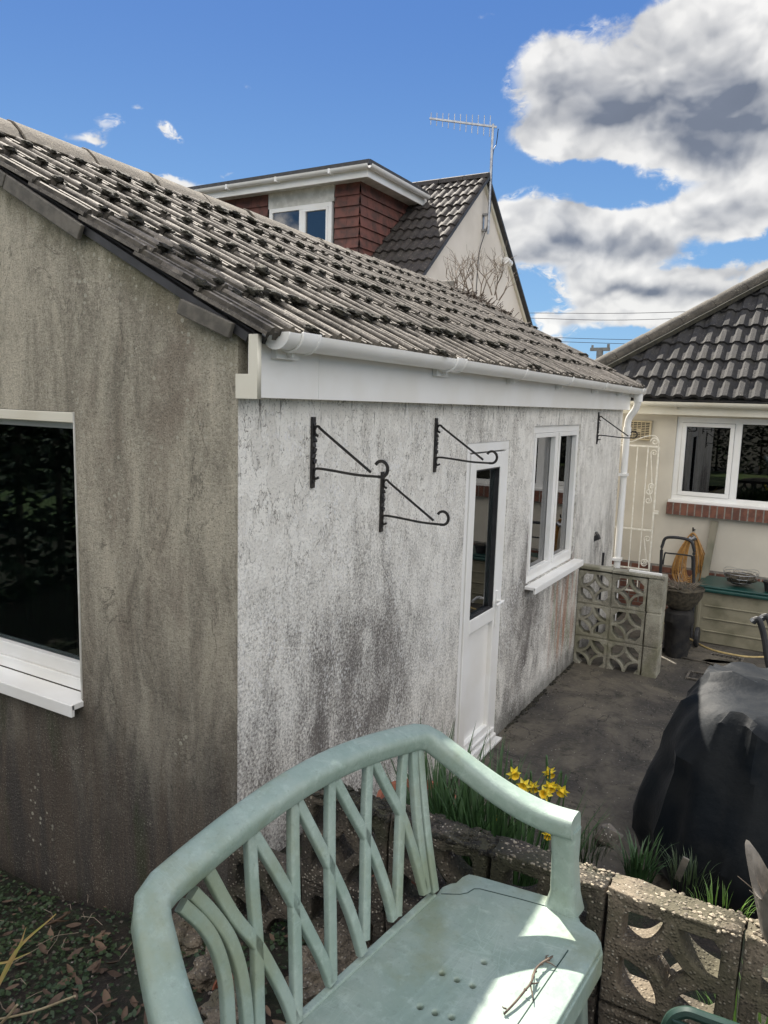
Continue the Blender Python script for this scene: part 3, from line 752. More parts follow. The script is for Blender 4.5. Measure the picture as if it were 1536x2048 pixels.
    w = fr.build('window', 'white_plastic', B, .003)
    mb = MB(); mb.box((x0+.07,y0+.03,z0+.065),(x1-.07,y0+.036,z1-.075)); mb.build('pane', 'dark_glass', w)
    mb = MB(); mb.box((x0+.02,-.002-.0,z1-.045),(x1-.003,y0-.001,z1-.002)); mb.build('head_trim', 'cream_plastic', w, .003)
    mb = MB(); m2 = [(x0, -.055), (x1-.002, -.055)]
    mb.box((x0,-.06,z0-.085),(x1+.008,y0-.013,z0-.058)); mb.box((x0,-.063,z0-.115),(x1+.008,-.045,z0-.06)); mb.build('sill', 'white_plastic', w, .003)
    mb = MB(); mb.box((x1-.001,-.006,z0-.05),(x1+.006,.010,z1)); mb.build('edge_bead', 'grubby_white', w, .001)

    g = []; mb = MB()
    for i in range(150):
        xx = -1.32-1.1*i/149; yy = .30+.018*sin(i*.75)+.01*sin(i*.31); g.append([mb.bm.verts.new((xx, yy, 1.0)), mb.bm.verts.new((xx, yy, 2.25))])
    for i in range(149): mb.bm.faces.new((g[i][0], g[i+1][0], g[i+1][1], g[i][1]))
    mb.build('curtain', 'curtain_green', w, smooth=True, sharp=180)
    # ---- door
    dx = -.075; fy0, fy1 = 2.03, 2.73; dz1 = 2.11
    fr = MB()
    fr.box((dx,fy0,.0),(dx+.07,fy0+.055,dz1-.06)); fr.box((dx,fy1-.06,.0),(dx+.07,fy1,dz1-.06)); fr.box((dx,fy0,dz1-.06),(dx+.07,fy1,dz1)); fr.box((dx,fy0+.055,.0),(dx+.08,fy1-.06,.045)); fr.box((dx+.02,fy0+.02,-.01),(dx+.13,fy1-.0,.022))
    dfr = fr.build('door_frame', 'white_plastic', B, .004)
    a0, a1 = fy0+.065, fy1-.07; zb, zt = .05, dz1-.07; mx = dx+.012; rail = .90
    lf = MB(); st = .085
    lf.box((mx,a0,zb),(mx+.065,a0+st,zt)); lf.box((mx,a1-st,zb),(mx+.065,a1,zt)); lf.box((mx,a0+st,zt-.10),(mx+.065,a1-st,zt)); lf.box((mx,a0+st,zb),(mx+.065,a1-st,zb+.11)); lf.box((mx,a0+st,rail),(mx+.065,a1-st,rail+.09))
    leaf = lf.build('door', 'white_plastic', B, .005)
    mb = MB(); mb.box((mx+.02,a0+st,rail+.09),(mx+.028,a1-st,zt-.10)); mb.build('pane', 'glass', leaf)
    mb = MB(); mb.box((mx+.02,a0+st,zb+.11),(mx+.034,a1-st,rail)); mb.build('panel', 'white_plastic', leaf)
    mb = MB()
    for (ya, yb, za, zb2) in ((a0+st, a1-st, rail+.09, zt-.1),):
        for q in ((ya,ya+.008,za,zb2),(yb-.008,yb,za,zb2),(ya,yb,za,za+.008),(ya,yb,zb2-.008,zb2)): mb.box((mx+.0285,q[0],q[2]),(mx+.058,q[1],q[3]))
    mb.build('gasket', 'rubber_black', leaf)
    mb = MB(); mb.box((mx+.066,a0,zb+.0),(mx+.10,a1,zb+.03)); mb.box((mx+.066,a0,zb+.045),(mx+.085,a1,zb+.07)); mb.build('weather_bar', 'white_plastic', leaf, .008)
    mb = MB(); hy = a1-.042
    mb.box((mx+.066,hy-.016,.86),(mx+.076,hy+.016,1.10)); mb.tube([(mx+.07,hy,1.03),(mx+.115,hy,1.03)], .010); mb.tube(smooth_path([(mx+.112,hy+.005,1.032),(mx+.118,hy-.03,1.036),(mx+.114,hy-.12,1.028)], 5), .0095)
    mb.build('handle', 'white_plastic', leaf, smooth=True)
    # net curtain behind the door glass
    mb = MB()
    N = 60; ya, yb = a0+st-.02, a1-st+.02; g = []
    for i in range(N+1):
        y = ya+(yb-ya)*i/N; x = mx-.05+.012*sin(i*.9)+.006*sin(i*2.3); g.append([mb.bm.verts.new((x, y, .95)), mb.bm.verts.new((x, y, 1.98))])
    for i in range(int(N*.20)): mb.bm.faces.new((g[i][0], g[i+1][0], g[i+1][1], g[i][1]))
    for i in range(int(N*.86), N): mb.bm.faces.new((g[i][0], g[i+1][0], g[i+1][1], g[i][1]))
    cu = mb.build('curtain', 'room_wall', leaf, smooth=True)
    # ---- long-wall window
    x = -.085; ya, yb = 3.21, 4.42; za, zb = 1.02, 2.20
    fr = MB()
    for q in ((ya,yb,za,za+.06),(ya,yb,zb-.055,zb),(ya,ya+.055,za+.06,zb-.055),(yb-.055,yb,za+.06,zb-.055),((ya+yb)/2-.03,(ya+yb)/2+.03,za+.06,zb-.055)):
        fr.box((x,q[0],q[2]),(x+.07,q[1],q[3]))
    w = fr.build('window', 'white_plastic', B, .004)
    mb = MB(); mb.box((x+.03,ya+.05,za+.055),(x+.036,yb-.05,zb-.05)); mb.build('pane', 'glass', w)
    sm = MB()
    for (p, q) in ((ya+.058,(ya+yb)/2-.033),((ya+yb)/2+.033,yb-.058)):
        for r in ((p,q,za+.062,za+.095),(p,q,zb-.09,zb-.057),(p,p+.033,za+.095,zb-.09),(q-.033,q,za+.095,zb-.09)): sm.box((x+.037,r[0],r[2]),(x+.08,r[1],r[3]))
    sm.build('casement', 'white_plastic', w, .004)
    mb = MB(); mb.box((-.02,ya-.02,za-.03),(.085,yb+.06,za-.006)); mb.box((.068,ya-.02,za-.058),(.086,yb+.06,za-.012)); mb.build('sill', 'white_plastic', w, .004)
    return B
extension()

# ---------------------------------------------------------------- basket brackets
def bracket():
    E_ = empty('wall_bracket', (0, .455, 1.975), 'tall black iron basket bracket nearest the house corner, rust-lumped back plate', 'wall bracket', 'hanging basket brackets on the white wall')
    y = .455; z = 1.975
    mb = MB(); mb.box((.001,y-.013,z),(.010,y+.013,z+.292)); mb.rock((.011,y,z+.03),(.006,.012,.012),1); mb.rock((.011,y,z+.262),(.006,.012,.012),1)
    for k in range(5): mb.rock((.012,y+.004*(-1)**k,z+.11+.022*k),(.007,.014,.014),1,.4,k)
    mb.build('back_plate', 'black_iron', E_, .002)
    def flat(path, w=.010, h=.005):
        m = MB(); m.sweep(path, [(-w/2,-h/2),(w/2,-h/2),(w/2,h/2),(-w/2,h/2)], ups=None, up=(0,1,0)); return m
    def P(a, b): return (a, y, z+b)
    curl = [P(.008+.030*(1-cos(t))*.5+.0, .232-.022*sin(t)) for t in (0,)]
    top = smooth_path([P(.030,.215), P(.016,.222), P(.012,.238), P(.020,.252), P(.034,.252), P(.060,.232), P(.285,.085)], 6)
    flat(top).build('strut', 'black_iron', E_)
    bot = smooth_path([P(.036,.046), P(.020,.040), P(.011,.052), P(.014,.074), P(.030,.082), P(.10,.079), P(.22,.070), P(.33,.070)], 6)
    flat(bot).build('arm', 'black_iron', E_)
    hk = [P(.32,.070)]+[P(.332+.029*sin(t), .101-.031*cos(t)) for t in [i*.3 for i in range(0, 15)]]
    flat(hk, .012, .006).build('hook', 'black_iron', E_)
    return E_
bp = bracket()
for (y, z, lab) in ((1.03, 1.714, 'lowest black iron basket bracket, in front of the corner one, hook pointing at the door'),
                    (1.59, 1.968, 'slim black iron basket bracket overlapping the top corner of the white door'),
                    (4.96, 2.015, 'distant black basket bracket beyond the long wall window, near the downpipe')):
    c = copy_tree(bp); c.location = (0, y, z); c['label'] = lab

# ---------------------------------------------------------------- neighbour's gabled house with dormer
def neighbour():
    GX = -3.5; AY, AZ = 10.14, 6.12; tn = .86; th = math.atan(tn); XL = -14.
    H = empty('gabled_house', (GX, AY, 0), 'taller cream house behind with steep brown tiled roof and red tile-hung dormer', 'house')
    mb = MB(); h = 3.0; ez = AZ-.16-h*tn
    g = [(AY-h, -.1), (AY+h, -.1), (AY+h, ez), (AY, AZ-.12), (AY-h, ez)]
    f = [mb.bm.verts.new((GX, y, z)) for y, z in g]; b = [mb.bm.verts.new((XL, y, z)) for y, z in g]
    mb.bm.faces.new(f); mb.bm.faces.new(b[::-1])
    for i in range(5): mb.bm.faces.new((f[i], f[(i+1) % 5], b[(i+1) % 5], b[i]))
    mb.build('wall', 'render_neighbour', H)
    prof = [(0,0),(.14,0),(.2,.014),(.3,.024),(.4,.014),(.46,0),(.6,0),(.68,.02),(.80,.034),(.92,.02),(1,0)]
    V1 = Vector((0, cos(th), sin(th))); O = Vector((XL, AY-3.2, AZ-3.2*tn+.0))
    nu = int((GX+.09-XL)/.3); mb = MB(); roof_tiles(mb, O+Vector((GX+.09-XL-nu*.3,0,0)), (1,0,0), V1, nu, 13, .3, .325, prof, th=.03, jitter=.006, seed=8)
    mb.build('roof', ('tile_brown', 'channel_shade'), H, smooth=True, sharp=50)
    V2 = Vector((0, -cos(th), sin(th))); mb = MB(); roof_tiles(mb, Vector((XL+(GX+.09-XL-nu*.3), AY+3.2, AZ-3.2*tn)), (1,0,0), V2, nu, 13, .3, .325, prof, th=.03, seed=9)
    mb.build('rear_roof', ('tile_brown', 'channel_shade'), H, smooth=True, sharp=50)
    mb = MB()
    for i in range(24):
        x1 = GX+.1-i*.45; mb.sweep([(x1, AY, AZ+.01), (x1-.44, AY, AZ+.01)], [(-.12,-.06),(-.08,.02),(0,.055),(.08,.02),(.12,-.06)])
    mb.build('ridge', 'tile_brown', H, .01)
    mb = MB()
    for s in (-1, 1):
        mb.bar((GX+.012, AY, AZ-.10), (GX+.012, AY+s*3.1, AZ-.10-3.1*tn), .05, .06, (0, s*sin(th), cos(th)))
    mb.build('verge', 'cream_plastic', H)
    mb = MB()
    for s in (-1, 1):
        mb.bar((GX+.06, AY, AZ-.025), (GX+.06, AY+s*3.2, AZ-.025-3.2*tn), .10, .04, (0, s*sin(th), cos(th)))
    mb.build('verge_edge', 'roof_edge_dark', H)
    # dormer
    dy, cx = 8.0, -4.57; dx0 = -9.6; dz1 = 5.62
    yb = AY-(AZ-dz1)/tn
    mb = MB()
    bz = lambda y: AZ-(AY-y)*tn-.15
    f = [(dy, bz(dy)), (dy, dz1), (yb+.1, dz1), (yb+.1, bz(yb+.1))]
    mb.box((dx0,dy+.03,3.9),(cx-.03,9.3,dz1))
    mb.build('dormer_wall', 'dark_void', H)
    # hung tiles in overlapping courses on front and cheek (front is cut round the window)
    wx0, wx1, wz0 = -6.28, -5.06, 4.30
    mb = MB(); z = 3.9; i = 0
    while z < dz1-.02:
        z1 = min(z+.155, dz1)
        segs = [(dx0, cx)] if z1 < wz0+.02 else [(dx0, wx0-.04), (wx1+.04, cx)]
        for (a, b) in segs:
            n = max(1, int((b-a)/.165)); w = (b-a)/n
            for k in range(n):
                o_ = rnd.uniform(0,.006); xa, xb = a+k*w+.002, a+(k+1)*w-.002
                lip = .034+o_
                vs = [(xa,dy-lip,z-.012),(xb,dy-lip,z-.012),(xb,dy-.006,z1+.02),(xa,dy-.006,z1+.02),(xa,dy+.028,z-.012),(xb,dy+.028,z-.012)]
                V_ = [mb.bm.verts.new(v) for v in vs]; mb.bm.faces.new((V_[0],V_[1],V_[2],V_[3])); mb.bm.faces.new((V_[0],V_[1],V_[5],V_[4]))
        n = 9; w = (9.5-dy)/n
        for k in range(n):
            o_ = rnd.uniform(0,.006); ya, yb_ = dy+k*w+.002-(.03 if k == 0 else 0), dy+(k+1)*w-.002; lip = .034+o_
            vs = [(cx+lip,ya,z-.012),(cx+lip,yb_,z-.012),(cx+.006,yb_,z1+.02),(cx+.006,ya,z1+.02),(cx-.028,ya,z-.012),(cx-.028,yb_,z-.012)]
            V_ = [mb.bm.verts.new(v) for v in vs]; mb.bm.faces.new((V_[0],V_[1],V_[2],V_[3])); mb.bm.faces.new((V_[0],V_[1],V_[5],V_[4]))
        z += .155; i += 1
    mb.build('tile_hanging', 'tile_hung', H)
    mb = MB(); mb.box((wx0-.03,dy-.030,5.38),(wx1+.03,dy+.02,dz1)); mb.build('head_board', 'grubby_white', H, .004)
    mb = MB(); F = [(wx0,wx1,wz0,wz0+.07),(wx0,wx1,5.31,5.375),(wx0,wx0+.065,wz0+.07,5.31),(wx1-.065,wx1,wz0+.07,5.31),(wx0+.6,wx0+.68,wz0+.07,5.31)]
    for q in F: mb.box((q[0],dy-.045,q[2]),(q[1],dy+.02,q[3]))
    for (a, b) in ((wx0+.682,wx1-.067),):
        for q in ((a,b,wz0+.072,wz0+.11),(a,b,5.27,5.308),(a,a+.04,wz0+.11,5.27),(b-.04,b,wz0+.11,5.27)): mb.box((q[0],dy-.052,q[2]),(q[1],dy+.01,q[3]))
    w = mb.build('window', 'white_plastic', H, .004)
    mb = MB(); mb.box((wx0+.06,dy-.018,wz0+.06),(wx1-.06,dy-.012,5.32)); mb.build('pane', 'mirror_glass', w)
    # eaves box, gutter, flat felt roof
    ex, ey = cx+.28, dy-.26
    mb = MB(); mb.box((dx0,ey+.02,dz1),(ex-.02,9.6,dz1+.015)); mb.build('soffit', 'grubby_white', H)
    mb = MB(); mb.box((dx0,ey,dz1-.03),(ex,ey+.022,dz1+.13)); mb.box((ex-.022,ey+.023,dz1-.03),(ex,9.75,dz1+.13)); mb.build('fascia', 'white_plastic', H, .003)
    mb = MB(); r_ = .055; prof = [(r_*cos(a), r_*sin(a)) for a in [pi+pi*k/8 for k in range(9)]]+[((r_-.005)*cos(a), (r_-.005)*sin(a)) for a in [2*pi-pi*k/8 for k in range(9)]]
    mb.sweep([(dx0, ey-.06, dz1+.12), (ex+.06, ey-.06, dz1+.12)], prof); mb.sweep([(ex+.06, ey-.06, dz1+.122), (ex+.06, 9.55, dz1+.122)], prof)
    for x in (-4.9,-5.9,-6.9,-7.9,-8.9): mb.box((x-.015,ey-.122,dz1+.055),(x+.015,ey+.001,dz1+.125))
    mb.build('gutter', 'white_plastic', H, smooth=True)
    mb = MB(); pts = [(dx0, ey-.03), (ex+.03, ey-.03), (ex+.03, 9.62), (dx0, 9.62)]
    a = [mb.bm.verts.new((x, y, dz1+.145)) for x, y in pts]; b = [mb.bm.verts.new((x, y, dz1+.18+(.035 if y > 9 else 0))) for x, y in pts]
    mb.bm.faces.new(a); mb.bm.faces.new(b)
    for i in range(4): mb.bm.faces.new((a[i], a[(i+1) % 4], b[(i+1) % 4], b[i]))
    mb.box((dx0,ey-.03,dz1+.18),(ex+.03,ey+.01,dz1+.205)); mb.box((ex-.02,ey+.011,dz1+.181),(ex+.031,9.5,dz1+.215))
    mb.build('felt_roof', 'roof_edge_dark', H)
neighbour()
# aerial on the neighbour's gable
def aerial():
    x = -3.40; a = on(976,462,'x',x); t = on(976,246,'x',x)
    A = empty('tv_aerial', (x, a.y, a.z), 'grey television aerial on a mast clamped to the cream gable', 'aerial')
    mb = MB(); mb.tube([(x,a.y,a.z-.05),(x,a.y,t.z+.05)], .021, 10); mb.build('mast', 'silver_metal', A, smooth=True)
    mb = MB(); e = on(862,239,'y',a.y-.3); s = Vector((x+.06, a.y+.02, t.z)); e.y = a.y-.35
    mb.bar(s, e, .03, .03); boom = mb.build('boom', 'silver_metal', A)
    mb = MB(); d = e-s
    for k in range(11):
        p = s+d*(.1+.088*k); L = .165-.007*k; mb.tube([p+Vector((0,0,-L)), p+Vector((0,0,L))], .007, 6)
    mb.build('element', 'silver_metal', boom); 
    mb = MB(); mb.box((x-.10,a.y-.05,a.z),(x-.02,a.y+.05,a.z+.03)); mb.box((x-.10,a.y-.05,a.z+.25),(x-.02,a.y+.05,a.z+.28)); mb.box((x-.095,a.y-.02,a.z+.031),(x-.085,a.y+.02,a.z+.249)); mb.build('clamp', 'silver_metal', A)
    mb = MB(); c1 = on(985,255,'x',x); c = [s+Vector((.02,.02,-.02)), Vector((x+.02,a.y+.13,t.z-.22)), Vector((x+.012,a.y+.022,t.z-.45)), Vector((x+.012,a.y+.022,a.z+.3)), Vector((-3.485,a.y-.1,a.z-.3)), Vector((-3.485,a.y-.16,4.6)), Vector((-3.485,a.y-.2,3.6))]
    mb.tube(smooth_path(c, 6), .007, 6); mb.build('cable', 'wire', A)
aerial()
def floodlight():
    p = on(1016,522,'x',-3.38)
    mb = MB(); mb.tube([p+Vector((0,-.09,.0)), p+Vector((0,.10,-.03))], .06, 14); mb.tube([p+Vector((-.12,.0,0)), p+Vector((0,0,0))], .03, 8); mb.box(p+Vector((-.12,-.05,-.05)), p+Vector((-.09,.05,.05)))
    tag(mb.build('security_light', 'white_plastic', smooth=True), 'small white security light under the right verge of the tall cream gable', 'light')
floodlight()

# ---------------------------------------------------------------- bungalow on the right
def bungalow():
    WY = 6.75; B = empty('cream_bungalow', (1., WY, 0), 'cream rendered bungalow with dark hipped roof, brick sill and white window on the right', 'building')
    X0, X1 = -.75, 9.0; w = (.407, 2.55, 1.35, 2.282)
    mb = MB(); wallslab(mb, (WY, WY+.25), (X0, X1), (.62, 2.40), 'x', [w]); mb.build('wall', 'render_cream', B)
    mb = MB(); wallslab(mb, (WY+.26, 14.), (X0, X0+.25), (-.1, 2.40), 'y', []) if False else mb.box((X0,WY+.251,-.1),(X0+.25,14,2.4)); mb.box((X1-.25,WY+.251,-.1),(X1,14,2.4)); mb.box((X0,14.01,-.1),(X1,14.2,2.4)); mb.build('side_wall', 'render_cream', B)
    # brick plinth, with mortar body and bricks proud of it
    def bricks(name, x0, x1, y0, z0, z1, course, soldier=False):
        m = MB(); m.box((x0,y0+.004,z0),(x1,y0+.12,z1)); b = m.build(name, 'mortar', B); m = MB()
        if soldier:
            x = x0
            while x < x1-.03:
                m.box((x+.004,y0-.001+rnd.uniform(0,.002),z0+.003),(x+.066,y0+.1,z1+rnd.uniform(.002,.004))); x += .075
        else:
            r_ = 0; z = z0
            while z < z1-.02:
                x = x0-(.11 if r_ % 2 else 0)
                while x < x1:
                    a, c = max(x+.005, x0), min(x+.215, x1)
                    if c-a > .02: m.box((a,y0+rnd.uniform(-.002,.002),z+.005),(c,y0+.1,min(z+.07, z1)))
                    x += .225
                z += .075; r_ += 1
        m.build('brick', 'brick', b, .003)['kind'] = 'stuff'
    bricks('brick_plinth', X0, X1, WY-.012, .0, .62, .075)
    bricks('brick_sill', .38, 2.6, WY-.075, 1.205, 1.335, .075, True)
    # window
    fr = MB(); y = WY+.02
    x0, x1, z0, z1 = w; mul = 1.03
    for q in ((x0,x1,z0,z0+.07),(x0,x1,z1-.06,z1),(x0,x0+.06,z0+.07,z1-.06),(x1-.06,x1,z0+.07,z1-.06),(mul-.035,mul+.035,z0+.07,z1-.06)): fr.box((q[0],y,q[2]),(q[1],y+.07,q[3]))
    fr.box((x0-.02,y-.06,z0-.012),(x1+.02,y-.001,z0+.02))
    for q in ((x0+.062,mul-.037,z0+.072,z0+.115),(x0+.062,mul-.037,z1-.105,z1-.062),(x0+.062,x0+.105,z0+.115,z1-.105),(mul-.08,mul-.037,z0+.115,z1-.105)): fr.box((q[0],y-.012,q[2]),(q[1],y+.02,q[3]))
    wo = fr.build('window', 'white_plastic', B, .004)
    mb = MB(); mb.box((x0+.05,y+.03,z0+.06),(x1-.05,y+.036,z1-.05)); mb.build('pane', 'mirror_glass', wo)
    mb = MB(); mb.box((x0-.3,WY+.5,.8),(x1+.3,WY+2.2,2.39)); bmesh.ops.delete(mb.bm, geom=[f for f in mb.bm.faces if f.calc_center_median().y < WY+.6], context='FACES'); mb.build('room', 'room_dark', B)
    # fascia and gutter
    mb = MB(); mb.box((-.95,6.55,2.30),(9.2,6.57,2.44)); mb.build('fascia', 'cream_plastic', B, .002)
    mb = MB(); mb.box((-.95,6.571,2.305),(9.2,WY-.001,2.315)); mb.build('soffit', 'cream_plastic', B)
    r_ = .052; prof = [(r_*cos(a), r_*sin(a)) for a in [pi+pi*k/10 for k in range(11)]]+[((r_-.004)*cos(a), (r_-.004)*sin(a)) for a in [2*pi-pi*k/10 for k in range(11)]]
    mb = MB(); mb.sweep([(-1.0,6.49,2.435),(9.2,6.49,2.435)], prof); g = mb.build('gutter', 'cream_plastic', B, smooth=True)
    for x in (.42, 1.42):
        mb = MB(); pr = [(.058*cos(a), .058*sin(a)) for a in [pi+pi*k/10 for k in range(11)]]+[(.053*cos(a), .053*sin(a)) for a in [2*pi-pi*k/10 for k in range(11)]]
        mb.sweep([(x-.012,6.49,2.435),(x+.012,6.49,2.435)], pr); mb.box((x-.012,6.53,2.36),(x+.012,6.549,2.44)); mb.build('bracket', 'cream_plastic', g)
    # hipped roof: trapezoid-ribbed tiles, clipped on the hip
    tn = .84; th = math.atan(tn); V1 = Vector((0, cos(th), sin(th)))
    EY, EZ = 6.455, 2.475; HX = -.99           # eaves line, hip foot
    prof = [(0,0),(.03,.0),(.10,.0),(.20,.026),(.36,.026),(.46,.0),(.53,0),(.60,0),(.69,.026),(.85,.026),(.95,.0),(.97,-.006),(1,-.006)]
    mb = MB(); roof_tiles(mb, (HX, EY, EZ), (1,0,0), V1, 34, 14, .30, .315, prof, th=.026, jitter=.003, seed=12)
    # cut along the hip (vertical plane through (HX,EY) along (1.18,1))
    hd = Vector((1.185, 1, 0)).normalized(); nrm = Vector((-hd.y, hd.x, 0))
    bmesh.ops.bisect_plane(mb.bm, geom=mb.bm.verts[:]+mb.bm.edges[:]+mb.bm.faces[:], plane_co=(HX, EY, 0), plane_no=nrm, clear_outer=True)
    mb.build('roof', ('tile_charcoal', 'channel_shade'), B, smooth=True, sharp=20)
    run = 4.4; top = Vector((HX+1.185*run, EY+run, EZ+tn*run))
    mb = MB()  # remaining slopes
    a = Vector((HX, EY, EZ-.03)); b = Vector((9.2, EY, EZ-.03)); c = Vector((9.2, EY+run, top.z-.03)); d = Vector((top.x, top.y, top.z-.03)); e = Vector((HX, EY+2*run, EZ-.03)); f = Vector((9.2, EY+2*run, EZ-.03))
    va, vb, vc, vd, ve, vf = [mb.bm.verts.new(v) for v in (a, b, c, d, e, f)]
    mb.bm.faces.new((va, vb, vc, vd)); mb.bm.faces.new((va, vd, ve)); mb.bm.faces.new((vd, vc, vf, ve)); mb.bm.faces.new((vb, vf, vc)); mb.bm.faces.new((va, ve, vf, vb))
    mb.build('rear_slopes', 'tile_charcoal', B)
    mb = MB(); p0 = Vector((HX, EY, EZ+.02)); d = (top+Vector((0,0,.05))-p0); L = d.length; d.normalize(); s = 0.
    while s < L:
        pr = [(.105*cos(t), .085*sin(t)) for t in [-.25+(pi+.5)*k/10 for k in range(11)]]+[(.09*cos(t), .07*sin(t)) for t in [pi+.25-(pi+.5)*k/10 for k in range(11)]]
        q0, q1 = p0+d*s, p0+d*min(L, s+.44); mb.sweep([q0, q1+Vector((0,0,.006))], pr); s += .45
    mb.build('hip_tiles', 'tile_hip', B, smooth=True, sharp=50)
    # mossy mortar verge along the hip
    mb = MB(); pts = []
    for i in range(60):
        q = p0+d*(L*i/60)+Vector((.11,-.095,-.03)); q += Vector((1,1,1))*.012*nvec(q, 14); pts.append(q)
    mb.sweep(pts, [(-.035,-.02),(.035,-.02),(.03,.025),(-.03,.03)]); mb.build('hip_mortar', 'moss', B)
bungalow()

# ---------------------------------------------------------------- fittings by the far corner
def vent():
    V = empty('wall_vent', (.0, 6.75, 2.1), 'square beige louvred vent cover high on the cream wall', 'vent')
    a, b = Vector((-.115, 6.70, 2.005)), Vector((.150, 6.749, 2.225))
    mb = MB()
    mb.box(a, (b.x, b.y, a.z+.022)); mb.box((a.x,a.y,b.z-.022), b); mb.box((a.x,a.y,a.z+.022),(a.x+.022,b.y,b.z-.022)); mb.box((b.x-.022,a.y,a.z+.022),(b.x,b.y,b.z-.022)); mb.build('frame', 'beige_vent', V, .006)
    mb = MB(); mb.box((a.x+.022,a.y+.035,a.z+.022),(b.x-.022,b.y,b.z-.022)); mb.build('back', 'dark_void', V)
    mb = MB(); n = 9
    for k in range(n):
        z = a.z+.03+k*.0185; mb.box((a.x+.022,a.y+.004,z),(b.x-.022,a.y+.034,z+.008))
    for k in range(1, 5):
        x = a.x+.022+k*.0442; mb.box((x-.003,a.y+.002,a.z+.022),(x+.003,a.y+.012,b.z-.022))
    mb.box((.0,a.y-.003,2.10),(.035,a.y+.003,2.13)); mb.build('louvre', 'beige_vent', V)
vent()
def iron_gate():
    y = 6.62; x0, x1 = -.19, .262; zt, zm, zb = 1.945, 1.01, .30
    Gt = empty('iron_gate', (.05, y, .3), 'tall narrow white iron gate with scrolls leaning on the cream wall behind the pierced screen', 'gate')
    fr = MB()
    for (p, q) in (((x0,y,zb),(x0,y,zt)),((x1,y,zb),(x1,y,zt)),((x0,y,zt),(x1,y,zt)),((x0,y,zm),(x1,y,zm)),((x0,y,.56),(x1,y,.56)),((x0,y,zb),(x1,y,zb))):
        up = (0,1,0); fr.bar(p, q, .018, .018, up)
    fr.box((x1+.005,y-.012,1.20),(x1+.05,y+.012,1.24)); fr.build('frame', 'cream_iron', Gt, .002)
    br = MB()
    for k in range(1, 4):
        x = x0+(x1-x0)*k/4; br.tube([(x,y,zb),(x,y,zt)], .0075, 6)
    br.build('bars', 'cream_iron', Gt)
    def scroll(cx, cz, r, a0, turns, sgn=1):
        pts = []
        n = int(14*turns)
        for i in range(n+1):
            t = i/n; rr = r*(1-.75*t); a = a0+sgn*2*pi*turns*t; pts.append((cx+rr*cos(a), y, cz+rr*sin(a)))
        return pts
    def add(pts): q_ = MB(); q_.tube(pts, .0065, 6); q_.build('scroll', 'cream_iron', Gt)
    a = scroll(x0+.055, zt+.045, .035, 0, 1.2, 1); b = scroll(x1-.05, zt+.055, .045, pi, 1.3, -1)
    add(a); add(b); add(smooth_path([a[0], (x0+.16,y,zt+.045), (x1-.17,y,zt+.10), (x1-.06,y,zt+.12), (x1-.01,y,zt+.07), (x1-.004,y,zt+.0)], 6))
    xs = x0+(x1-x0)*.75; xm = (xs+x1)/2
    for (ca, cb) in ((zt-.07, zt-.50), (zt-.44, zt-.60), (zm-.10, zb+.35)):
        s1 = scroll(xm+.012, ca, .035, pi, 1.2, -1); s2 = scroll(xm-.012, cb, .035, 0, 1.2, -1)
        add(s1); add(s2); add([s1[0], ((s1[0][0]+s2[0][0])/2, y, (ca+cb)/2), s2[0]])
    s = scroll(xm, .63, .05, 0, 1.4); add(s)
iron_gate()

def block_loops(S, frame, rib, ch, hole=True):
    """outline and openings of one pierced screen block, S square, lower-left at 0,0"""
    h = S/2-frame; c = S/2; L = []
    for (sx, sy, a0) in ((1,1,pi),(-1,1,1.5*pi),(-1,-1,0),(1,-1,.5*pi)):
        r_ = h-rib/2-.004
        pts = arc(c+sx*h, c+sy*h, r_, a0+.0, a0+pi/2, 10)
        if (sx, sy) == (1, 1): cor = [(c+h-0, c+h-ch), (c+h-ch, c+h)]; pts = arc(c+h, c+h, r_, 1.5*pi, pi, 10)
        elif (sx, sy) == (-1, 1): cor = [(c-h+ch, c+h), (c-h, c+h-ch)]; pts = arc(c-h, c+h, r_, 0, -pi/2, 10); cor = [(c-h, c+h-ch), (c-h+ch, c+h)]
        elif (sx, sy) == (-1, -1): pts = arc(c-h, c-h, r_, pi/2, 0, 10); cor = [(c-h+ch, c-h), (c-h, c-h+ch)]
        else: pts = arc(c+h, c-h, r_, pi, pi/2, 10); cor = [(c+h, c-h+ch), (c+h-ch, c-h)]
        if (sx, sy) == (1, 1): cor = [(c+h-ch, c+h), (c+h, c+h-ch)]
        L.append(pts+cor)
    r2 = h+rib/2; k = h-sqrt(max(1e-9, r2*r2-h*h)); star = []
    tips = [((0, 1), (1, 1)), ]
    def arcpts(sx, sy):
        cx, cy = c+sx*h, c+sy*h
        p = (c, c+sy*k); q = (c+sx*k, c)      # tips on the axes
        a = atan2(p[1]-cy, p[0]-cx); b = atan2(q[1]-cy, q[0]-cx)
        d = (b-a+pi) % (2*pi)-pi
        return [(cx+r2*cos(a+d*i/10), cy+r2*sin(a+d*i/10)) for i in range(11)]
    star = arcpts(1, 1)+arcpts(1, -1)[::-1][1:]+arcpts(-1, -1)[1:]+arcpts(-1, 1)[::-1][1:-1]
    L.append(star); return L
